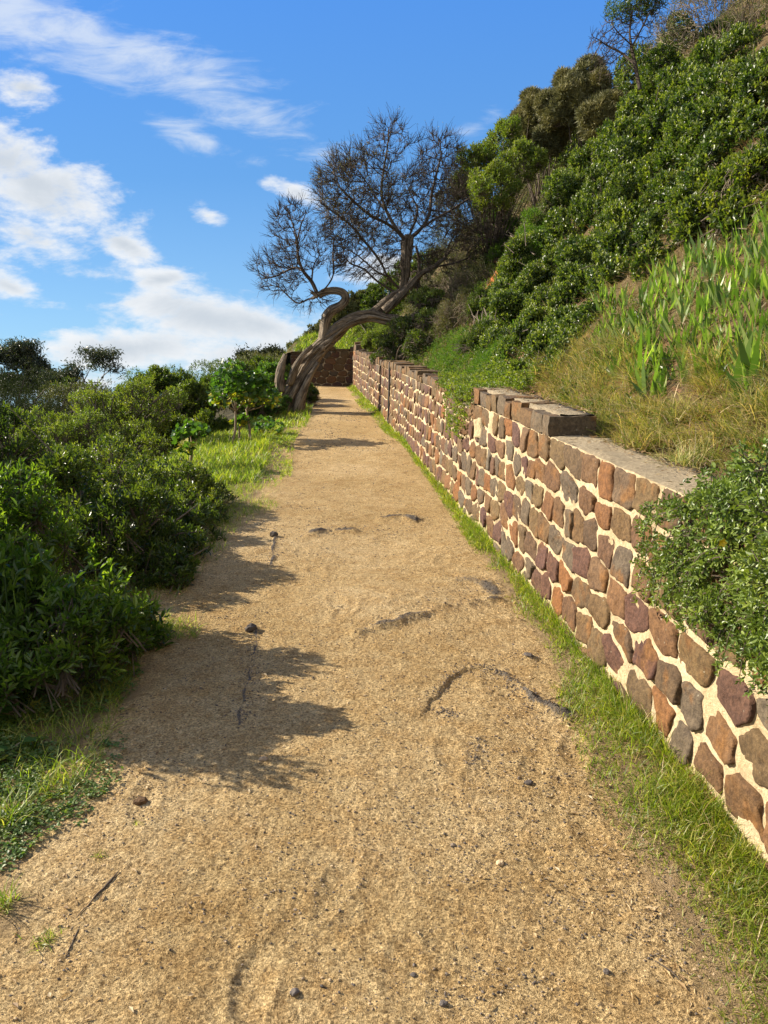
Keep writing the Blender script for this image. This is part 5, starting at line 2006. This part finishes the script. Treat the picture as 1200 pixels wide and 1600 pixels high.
ri = np.random.default_rng(88)
protos = []
for v in range(7):
    mb_ = iris_mesh(ri, int(ri.integers(5, 10)))
    protos.append(raw(np.concatenate(mb_.V), np.concatenate(mb_.Q), None, {'rnd': np.concatenate(mb_.A)}, None, True, 'iris_leaves'))
    protos[-1].materials.append(M['iris'])
deb = MB()
dpt = ri.normal(0, .07, (26, 3)) * [1, 1, 0]
blades(deb, dpt, unit(ri.normal(0, 1, (26, 3)) * [1, 1, .2] + [0, 0, .25]), ri.uniform(.08, .2, 26), .006, .8, 3)
deb_me = raw(np.concatenate(deb.V), np.concatenate(deb.Q), None, {'rnd': np.concatenate(deb.A)}, None, False, 'dead_leaves')
deb_me.materials.append(M['straw'])
spots = []
tries = 0
POLY = [(925, 450), (940, 500), (915, 560), (965, 600), (1040, 622), (1090, 590), (1200, 625), (1260, 600), (1260, 330), (1180, 350), (1090, 380), (1010, 440), (985, 470)]


while len(spots) < 290 and tries < 12000:
    tries += 1
    x, y = ri.uniform(910, 1260), ri.uniform(330, 630)
    if not inpoly(x, y, POLY):
        continue
    h = hit(x, y)
    if h is None:
        continue
    if all(np.hypot(h[0] - q[0], h[1] - q[1]) > .065 for q in spots):
        spots.append(h)
for i_, (px, py) in enumerate([(1010, 622), (1000, 600), (1165, 628), (1172, 610), (1180, 600)]):
    spots.append(hit(px, py))
for i_, h in enumerate(spots):
    big = i_ >= len(spots) - 5
    lb = 'green iris clump with sword-shaped leaves on the dry bank'
    if big:
        lb = ['tall iris clump alone among the straw grass, left one', 'iris clump just behind the tall left one', 'largest iris clump at the right, beside the dark hollow', 'second iris clump at the right of the dark hollow', 'rearmost iris clump right of the dark hollow'][i_ - len(spots) + 5]
    t = thing('iris_clump', lb, 'plant', h - [0, 0, .02], 'iris clumps on the bank')
    sc = ri.uniform(.36, .60) * (1.8 if big else 1.0)
    for me_, nm in ((protos[int(ri.integers(7))], 'leaves'), (deb_me, 'dead_leaves')):
        o = bpy.data.objects.new(nm, me_)
        COL.objects.link(o)
        o.parent = t
    t.scale = (sc,) * 3
    t.rotation_euler = (ri.normal(0, .1), ri.normal(-.1, .1), ri.uniform(-.7, .7))


def tussock_mesh(rng, n, L, spread, W=.0042):
    m = MB()
    b = rng.normal(0, .04, (n, 3)) * [1, 1, 0]
    d = unit(np.concatenate([rng.normal(0, spread, (n, 2)), np.ones((n, 1))], 1))
    blades(m, b, d, L * rng.uniform(.5, 1.15, n), W, rng.uniform(.4, 1.3, n), 4)
    return m


def as_mesh(mb_, mat, nm):
    me_ = raw(np.concatenate(mb_.V), np.concatenate(mb_.Q) if mb_.Q else None, np.concatenate(mb_.T) if mb_.T else None, {'rnd': np.concatenate(mb_.A)}, None, False, nm)
    me_.materials.append(mat)
    return me_


tus = [as_mesh(tussock_mesh(ri, 200, .22, .60), M['drygrass'], 'tussock') for _ in range(5)]
tst = [as_mesh(tussock_mesh(ri, 70, .20, .85), M['straw'], 'dead_blades') for _ in range(3)]
TPX = []
for (x0_, y0_, x1_, y1_, n_) in ((890, 590, 960, 680, 20), (940, 640, 1200, 740, 62), (1080, 560, 1130, 620, 7), (960, 560, 1010, 610, 6), (1180, 560, 1240, 700, 14), (850, 570, 930, 640, 14), (900, 540, 1000, 600, 14)):
    pts = []
    tr = 0
    while len(pts) < n_ and tr < 4000:
        tr += 1
        x, y = ri.uniform(x0_, x1_), ri.uniform(y0_, y1_)
        if x > 1000 and y > 700 and x < 1050:
            continue
        h = hit(x, y)
        if h is None or h[0] - float(xw(h[1])) < .33:
            continue
        if all(np.hypot(h[0] - q[0], h[1] - q[1]) > .10 for q in TPX):
            TPX.append(h)
            pts.append(h)
for i_, h in enumerate(TPX):
    t = thing('grass_tussock', 'straw-coloured grass tussock behind the crest of the wall', 'grass tussock', h - [0, 0, .02], 'dry grass tussocks behind the wall')
    sc = ri.uniform(.7, 1.15)
    for me_, nm in ((tus[int(ri.integers(5))], 'blades'), (tst[int(ri.integers(3))], 'dead_blades')):
        o = bpy.data.objects.new(nm, me_)
        COL.objects.link(o)
        o.parent = t
    t.scale = (sc,) * 3
    t.rotation_euler = (ri.normal(0, .15), ri.normal(-.15, .15), ri.uniform(0, 6.28))

# ------------------------------------------------------------------ stuff: ground cover, grass, grit
rg = np.random.default_rng(99)
# thin litter and low herbs over the whole hillside
n = 26000
y = rg.uniform(1.2, 23, n)
o_ = .34 + rg.random(n) ** 1.3 * 9
x = xw(y) + o_
z = zhill(x, y)
mg = MB()
d = unit(rg.normal(0, .6, (n, 3)) + [-.3, 0, .8])
blades(mg, np.stack([x, y, z - .01], 1), d, rg.uniform(.08, .22, n) , .006 + .0008 * y[:, ] if False else .008, rg.uniform(.4, 1.4, n), 3)
n = 30000
yy = rg.uniform(2.0, 8.5, n)
xx = xw(yy) + rg.uniform(.34, 3.6, n)
blades(mg, np.stack([xx, yy, zhill(xx, yy) - .008], 1), unit(rg.normal(0, .8, (n, 3)) + [-.4, -.1, .55]), rg.uniform(.05, .17, n), .0045, rg.uniform(.6, 1.8, n), 3)
o = mg.build('dead_grass_litter', M['straw'])
tag(o, 'dead straw and litter lying over the whole slope between the plants', 'dry litter', kind='stuff')
n = 30000
y = rg.uniform(4, 34, n)
x = np.where(y < 22.9, xw(y) + .40 + rg.random(n) ** 1.2 * 9.5, rg.uniform(-4, 8, n))
ok = ~((x > 2.0) & (y < 7.5) & (x < 6))
x, y = x[ok], y[ok]
z = zhill(x, y)
mg = MB()
k_ = fbm(x * .7, y * .7, 3, 6)
pts = np.stack([x, y, z + rg.random(len(x)) * .14], 1)[k_ > -.45]
shoots(mg, pts, unit(rg.normal(0, .2, pts.shape) + [-.4, -.2, 1]), rg, 'rhomb', 5, .06, .34, shoot=.05)
o = mg.build('low_herbs', M['mid'])
tag(o, 'low green herbs covering the hillside between the shrubs', 'ground cover', kind='stuff')


def grass_on(name, label, xs_, ys_, zs_, L, W, mat, bend=(.2, 1.0), lean=.35, seg=3, cat='grass'):
    n = len(xs_)
    m = MB()
    d = unit(np.concatenate([rg.normal(0, lean, (n, 2)), np.ones((n, 1))], 1))
    blades(m, np.stack([xs_, ys_, zs_ - .006], 1), d, L, W, rg.uniform(bend[0], bend[1], n), seg)
    o = m.build(name, mat)
    tag(o, label, cat, kind='stuff')
    return o


N = 16000
y = rg.uniform(2.2, 8.0, N)
x = xw(y) + rg.uniform(.5, 3.4, N)
k = fbm(x * 2.2, y * 2.2, 3, 81) > -.1
x, y = x[k], y[k]
grass_on('bank_fine_grass', 'fine yellow-green grass between the iris clumps on the bank', x, y, zhill(x, y), rg.uniform(.05, .15, len(x)), .0035, M['drygrass'], (.2, 1.2), .5)
# verge along the foot of the wall
N = 60000
y = 1.2 * (22.6 / 1.2) ** rg.random(N)
wv = rg.random(N)
a_, b_ = xg(y), xw(y) - .015
gx = b_ + (a_ - b_ - .06) * wv ** 1.5
dens = np.clip(1.05 - wv * .75 + .55 * fbm(gx * 4, y * 2.2, 3, 15), 0, 1) * np.clip(1.2 + .6 * fbm(gx * 0 + 1, y * .9, 2, 19), .2, 1)
dens = dens * (1 - .55 * sstep(gy if False else y, 4.5, 7) * (fbm(gx * 2, y * .8, 3, 29) < .25))
k = rg.random(N) < dens
gx, gy, wv = gx[k], y[k], wv[k]
zz = zpath(gx, gy)
Lh = (.030 + .085 * (1 - wv) ** .8) * rg.uniform(.5, 1.25, len(gx)) * (1 + .35 * fbm(gx * 3, gy * 2, 2, 23))
grass_on('grass_verge', 'narrow strip of fresh green grass along the foot of the stone wall', gx, gy, zz, Lh, .0022 + .00055 * gy, M['grass'], (.2, 1.3), .45)
k = rg.random(len(gx)) < .07
grass_on('dry_grass_blades', 'dead straw blades mixed into the grass along the wall', gx[k], gy[k], zz[k], Lh[k] * 1.2, .002 + .0004 * gy[k], M['straw'], (.3, 1.4), .7)

# left verge: dark shaded grass and clover, sunny grass mound by the mallows
N = 34000
y = 2.3 * (8.2 / 2.3) ** rg.random(N)
off = rg.random(N) ** 1.0 * 1.2 - .20
x = xl(y) - off
k = rg.random(N) < np.clip(.9 + .8 * fbm(x * 2, y * 2, 3, 44) - (off < .15) * .6 * (y > 4.3) - (off < -.06) * .4, 0, 1)
k &= (y > 2.55) & ((y > 4.0) | (off > .06))
x, y, off = x[k], y[k], off[k]
zl = np.where(off < .45, zpath(x, y), np.maximum(zground(x, y), zpath(x, y)))
grass_on('shaded_grass', 'lush grass in the shade of the shrubs along the left edge of the path', x, y, zl, rg.uniform(.03, .13, len(x)), .0038, M['grass'], (.3, 1.4), .5)
N = 30000
y = rg.uniform(8.3, 13.5, N)
off = rg.random(N) * 2.1 - .05
x = xl(y) - off
k = rg.random(N) < np.clip(1.0 + .7 * fbm(x * 2, y * 1.4, 3, 46) - (off < .25) * .55, 0, 1)
x, y, off = x[k], y[k], off[k]
zl = np.where(off < .5, zpath(x, y), zground(x, y))
grass_on('sunny_grass', 'bright sunlit grass on the bank below the mallow plants', x, y, zl, np.where(off > .3, rg.uniform(.05, .17, len(x)), rg.uniform(.03, .07, len(x))), .009, M['grass'], (.2, 1.1), .4)
N = 9000
y = rg.uniform(13, 22.5, N)
off = rg.random(N) * 1.3 - .1
x = xl(y) - off
zl = np.where(off < .5, zpath(x, y), zground(x, y))
grass_on('far_edge_grass', 'grass at the foot of the twisted tree along the far left edge', x, y, zl, rg.uniform(.04, .16, N), .012, M['grass'])
N = 6000
x = rg.uniform(-2.7, 1, N)
y = rg.uniform(YEND + .3, YEND + 3, N)
grass_on('bank_grass', 'sunlit grass on the bank behind the far end wall', x, y, zhill(x, y), rg.uniform(.08, .22, N), .018, M['grass'])
# clover mat at the near left
N = 15000
y = rg.uniform(1.15, 3.6, N)
edge = np.interp(y, [1.1, 1.6, 1.9, 2.3, 2.7, 3.2, 3.6], [-1.75, -1.30, -1.18, -1.07, -1.02, -1.15, -1.22])
x = edge - rg.random(N) ** .8 * .9 + .05
k = rg.random(N) < np.clip(.50 + 1.1 * fbm(x * 5, y * 5, 3, 47) - .7 * sstep(x, -1.3, -1.0) + .35 * sstep(-x, 1.3, 1.7), 0, 1)
x, y = x[k], y[k]
zc = np.where(xl(y) - x < .5, zpath(x, y), np.maximum(zground(x, y), zpath(x, y)))
mc = MB()
pc_ = np.stack([x, y, zc + .010 + .03 * rg.random(len(x)) * sstep(-x, 1.15, 1.5)], 1)
for a in range(3):
    an = rg.uniform(0, 6.28, len(x))
    leaves(mc, 'oval', pc_ + rg.normal(0, .006, pc_.shape) * [1, 1, .3], np.stack([np.cos(an), np.sin(an), rg.normal(.1, .25, len(x))], 1), unit(rg.normal(0, .35, pc_.shape) + UP), rg.uniform(.010, .020, len(x)), .011)
o = mc.build('clover_mat', M['clover'])
tag(o, 'mat of small clover leaves creeping onto the sand at the near left', 'clover', kind='stuff')
# clumps of long grass and loose sprigs
def clump(px, py, n, L, label, mat='grass', W=.004, lean=.5, name='grass_tuft'):
    X, Y = plane(px, py)
    z = float(zpath(X, Y)[0]) if xl(Y) - X < .6 else gz(X, Y)
    t_ = MB()
    b = rg.normal(0, .007 + .012 * (n > 40) + .01 * (n > 80), (n, 3)) * [1, 1, 0] + [X, Y, z - .004]
    d = unit(np.concatenate([rg.normal(0, lean, (n, 2)), np.ones((n, 1))], 1))
    blades(t_, b, d, L * rg.uniform(.5, 1.2, n), W, rg.uniform(.2, 1.0, n), 4)
    o = t_.build(name, M[mat])
    return tag(o, label, 'grass tuft')


clump(10, 1270, 110, .14, 'bright tuft of long grass at the left edge beside the clover mat', lean=.6)
clump(5, 1400, 60, .08, 'smaller bright grass tuft at the left edge, below the big tuft')
clump(72, 1452, 70, .035, 'small green grass tuft alone on the sand at the lower left', W=.003, lean=1.1)
clump(212, 1278, 24, .025, 'tiny green sprig on the sand beside the clover mat', W=.003, lean=.9)
clump(155, 1325, 30, .025, 'thin patch of short grass at the edge of the clover, left of the twig', W=.003, lean=1.0)

# broad-leaved plants in the left shade
def broad(px, py, Y, n, L, label):
    c = P(px, py, Y)
    g = max(gz(c[0], c[1]), c[2] - .5)
    t_ = thing('broad_leaved_weed', label, 'plant', (c[0], c[1], g))
    m = MB()
    st = MB()
    for i in range(n):
        a = rl.uniform(0, 6.28)
        tip = c + [math.cos(a) * L * 1.1, math.sin(a) * L, rl.uniform(-.5, .6) * L]
        tube(st, spline([np.array([c[0], c[1], g]), c * .6 + tip * .4 - [0, 0, L * .3], tip], 6), .002, 4, cap=False)
        leaves(m, 'lobed', tip[None], np.array([[math.cos(a), math.sin(a), .1]]), unit(np.array([[rl.normal(0, .3), rl.normal(-.3, .3), 1.]])), L, L)
    m.build('leaves', M['mallow'], t_)
    st.build('stems', M['stem'], t_)


broad(25, 1105, 3.15, 9, .065, 'broad-leaved green weed in the shade at the left edge of the picture')
broad(10, 1165, 2.85, 6, .06, 'low broad-leaved weed just below the larger one at the left edge')
broad(140, 905, 4.6, 6, .08, 'pale broad-leaved weed among the shrubs behind the nearest one')

# dark grit over the path
def pebble_mesh(mb_, x, y, z, r, rng, rnd):
    ico = np.array([[0, 0, 1], [.89, 0, .45], [.28, .85, .45], [-.72, .53, .45], [-.72, -.53, .45], [.28, -.85, .45], [.72, .53, -.45], [-.28, .85, -.45], [-.89, 0, -.45], [-.28, -.85, -.45], [.72, -.53, -.45], [0, 0, -1]])
    T = np.array([[0, 1, 2], [0, 2, 3], [0, 3, 4], [0, 4, 5], [0, 5, 1], [1, 6, 2], [2, 7, 3], [3, 8, 4], [4, 9, 5], [5, 10, 1], [6, 7, 2], [7, 8, 3], [8, 9, 4], [9, 10, 5], [10, 6, 1], [11, 7, 6], [11, 8, 7], [11, 9, 8], [11, 10, 9], [11, 6, 10]])
    n = len(x)
    V = ico[None] * (1 + rng.normal(0, .16, (n, 12, 1)))
    V = V * (np.stack([rng.uniform(.8, 1.4, n), rng.uniform(.7, 1.2, n), rng.uniform(.45, .85, n)], 1) * r[:, None])[:, None]
    a = rng.uniform(0, 6.28, n)
    c, s_ = np.cos(a)[:, None], np.sin(a)[:, None]
    V = np.stack([V[..., 0] * c - V[..., 1] * s_, V[..., 0] * s_ + V[..., 1] * c, V[..., 2]], -1)
    V = V + np.stack([x, y, z], 1)[:, None]
    mb_.add(V.reshape(-1, 3), None, (T[None] + (np.arange(n) * 12)[:, None, None]).reshape(-1, 3), np.repeat(rnd, 12))


N = 46000
y = 1.2 * (16 / 1.2) ** (rg.random(N) ** 1.05)
x = xl(y) - .15 + (xw(y) - xl(y)) * rg.random(N)
pr_ = .16 + .9 * sstep(x, -.6, .8) * sstep(-y, -4.2, -2.2) + .35 * (fbm(x * 1.6, y * 1.6, 3, 72) > .35)
pr_ *= np.clip(.55 + 1.2 * fbm(x * 3.5, y * 3.5, 3, 73), .05, 1)
k = rg.random(N) < pr_ * .62
x, y = x[k], y[k]
r = .0012 + .0026 * rg.random(len(x)) ** 3.2 + .0005 * y
mp_ = MB()
pebble_mesh(mp_, x, y, zpath(x, y) + r * .25, r, rg, rg.random(len(x)))
# denser grit around the exposed asphalt
for pts, wd, st, hh in CRACKS:
    L = np.linalg.norm(np.diff(pts, axis=0), axis=1).sum()
    n = int(90 + 420 * L * (.4 + wd * 8))
    tt = rg.random(n) * (len(pts) - 1)
    i0 = tt.astype(int)
    f = (tt - i0)[:, None]
    q = pts[i0] * (1 - f) + pts[i0 + 1] * f + rg.normal(0, wd * 1.3 + .01, (n, 2))
    r = .0016 + .0034 * rg.random(n) ** 2
    pebble_mesh(mp_, q[:, 0], q[:, 1], zpath(q[:, 0], q[:, 1]) + r * .3, r, rg, rg.random(n) * .8)
o = mp_.build('gravel', M['grit'])
tag(o, 'dark grit and small gravel scattered over the sandy path', 'gravel', kind='stuff')

N = 900
y = 1.3 * (12 / 1.3) ** rg.random(N)
sd_ = rg.random(N) < .5
x = np.where(sd_, xl(y) + rg.exponential(.25, N), xg(y) - rg.exponential(.18, N))
n2 = 700
y2 = rg.uniform(2.9, 6.7, n2)
o2 = .27 - rg.exponential(.07, n2)
ok2 = o2 > .02
y2, o2 = y2[ok2], o2[ok2]
z2 = base(y2) + np.where(y2 < 4.46, .995, 1.122) + .010
lx = np.concatenate([x, xw(y2) + .03 + o2])
ly = np.concatenate([y, y2])
lz = np.concatenate([zpath(x, y) + .004, z2])
N = len(lx)
ml = MB()
an = rg.uniform(0, 6.28, N)
leaves(ml, 'rhomb', np.stack([lx, ly, lz], 1), np.stack([np.cos(an), np.sin(an), rg.normal(.05, .12, N)], 1), unit(rg.normal(0, .3, (N, 3)) + UP), rg.uniform(.010, .035, N), rg.uniform(.003, .012, N))
o = ml.build('leaf_litter', M['straw'])
tag(o, 'dry leaf scraps and stalks along the path edges and on the ledge of the wall', 'leaf litter', kind='stuff')

# stones that can be told apart
def pebble(px, py, r, label, rnd=.5, name='pebble', flat=.6, cat='pebble', mat='grit'):
    X, Y = plane(px, py)
    z = float(zpath(X, Y)[0])
    n = 14
    a = np.linspace(0, 2 * math.pi, n, endpoint=False)
    m = MB()
    V = []
    for j, ph in enumerate(np.linspace(-1.35, 1.35, 8)):
        V.append(np.stack([np.cos(a) * math.cos(ph) * 1.25, np.sin(a) * math.cos(ph), np.full(n, math.sin(ph) * flat)], 1))
    V = np.concatenate(V)
    V = V * (1 + .26 * fbm(V[:, 0] * 1.6 + px, V[:, 1] * 1.6, 3, 5, z=V[:, 2] * 2))[:, None] * r
    aa = rg.uniform(0, 3.14)
    V = np.stack([V[:, 0] * math.cos(aa) - V[:, 1] * math.sin(aa), V[:, 0] * math.sin(aa) + V[:, 1] * math.cos(aa), V[:, 2]], 1) + [X, Y, z + r * flat * .45]
    Q = [[i * n + j, i * n + (j + 1) % n, (i + 1) * n + (j + 1) % n, (i + 1) * n + j] for i in range(7) for j in range(n)]
    V = np.vstack([V, V[:n].mean(0), V[-n:].mean(0)])
    T = [[8 * n, (j + 1) % n, j] for j in range(n)] + [[8 * n + 1, 7 * n + j, 7 * n + (j + 1) % n] for j in range(n)]
    m.add(V, Q, T, rnd)
    o = m.build(name, M[mat], smooth=False)
    return tag(o, label, cat)


pebble(218, 1242, .020, 'reddish stone lying on the sand right of the clover mat', .30, 'stone', cat='stone', mat='stone')
pebble(392, 978, .028, 'dark angular stone at the top of the buried timber line', .12, 'stone', cat='stone', flat=.9)
pebble(428, 836, .026, 'small upright dark stone at the far end of the timber line', .10, 'stone', cat='stone', flat=1.1)
pebble(411, 1177, .015, 'rounded grey pebble left of the path centre below the bush shadow', .75)
pebble(460, 1537, .011, 'dark grey pebble near the bottom edge left of centre', .45)
pebble(693, 1554, .009, 'blue-grey pebble near the bottom edge right of centre', .45)
pebble(708, 1307, .008, 'small grey pebble in the middle of the lower path', .60)
pebble(782, 1334, .012, 'pale elongated pebble in the lower path, right of the small grey one', .95, flat=.5)
pebble(826, 1217, .014, 'dark flat pebble right of the cracked asphalt', .15, flat=.5)
pebble(826, 1021, .022, 'dark flat stone right above the asphalt rim', .2, flat=.35)
pebble(948, 1505, .008, 'small dark pebble near the grass verge at the lower right', .3)
pebble(646, 1506, .007, 'small dark pebble at the bottom centre', .2)

# twigs
def twig(pts, r, label):
    c = []
    for px, py in pts:
        X, Y = plane(px, py)
        c.append([X, Y, float(zpath(X, Y)[0]) + r * .8])
    c = spline(c, 18)
    c[:, 2] = zpath(c[:, 0], c[:, 1]) + r * .9
    m = MB()
    tube(m, c, np.interp(np.linspace(0, 1, 18), [0, .25, .6, 1], [r * .25, r, r * .9, r * .3]), 7, rough=.2)
    o = m.build('twig', M['twig'])
    return tag(o, label, 'twig')


twig([(186, 1350), (170, 1368), (150, 1388), (118, 1424)], .0032, 'brown twig lying diagonally on the sand at the lower left')
twig([(123, 1436), (113, 1460), (100, 1484)], .002, 'thin short twig just below the longer brown twig')
twig([(1020, 1485), (1048, 1502), (1062, 1515)], .002, 'pale dry stalk beside the grass verge at the lower right')
twig([(848, 1090), (868, 1084), (902, 1068)], .0018, 'pale straw stalk lying across the end of the asphalt rim')
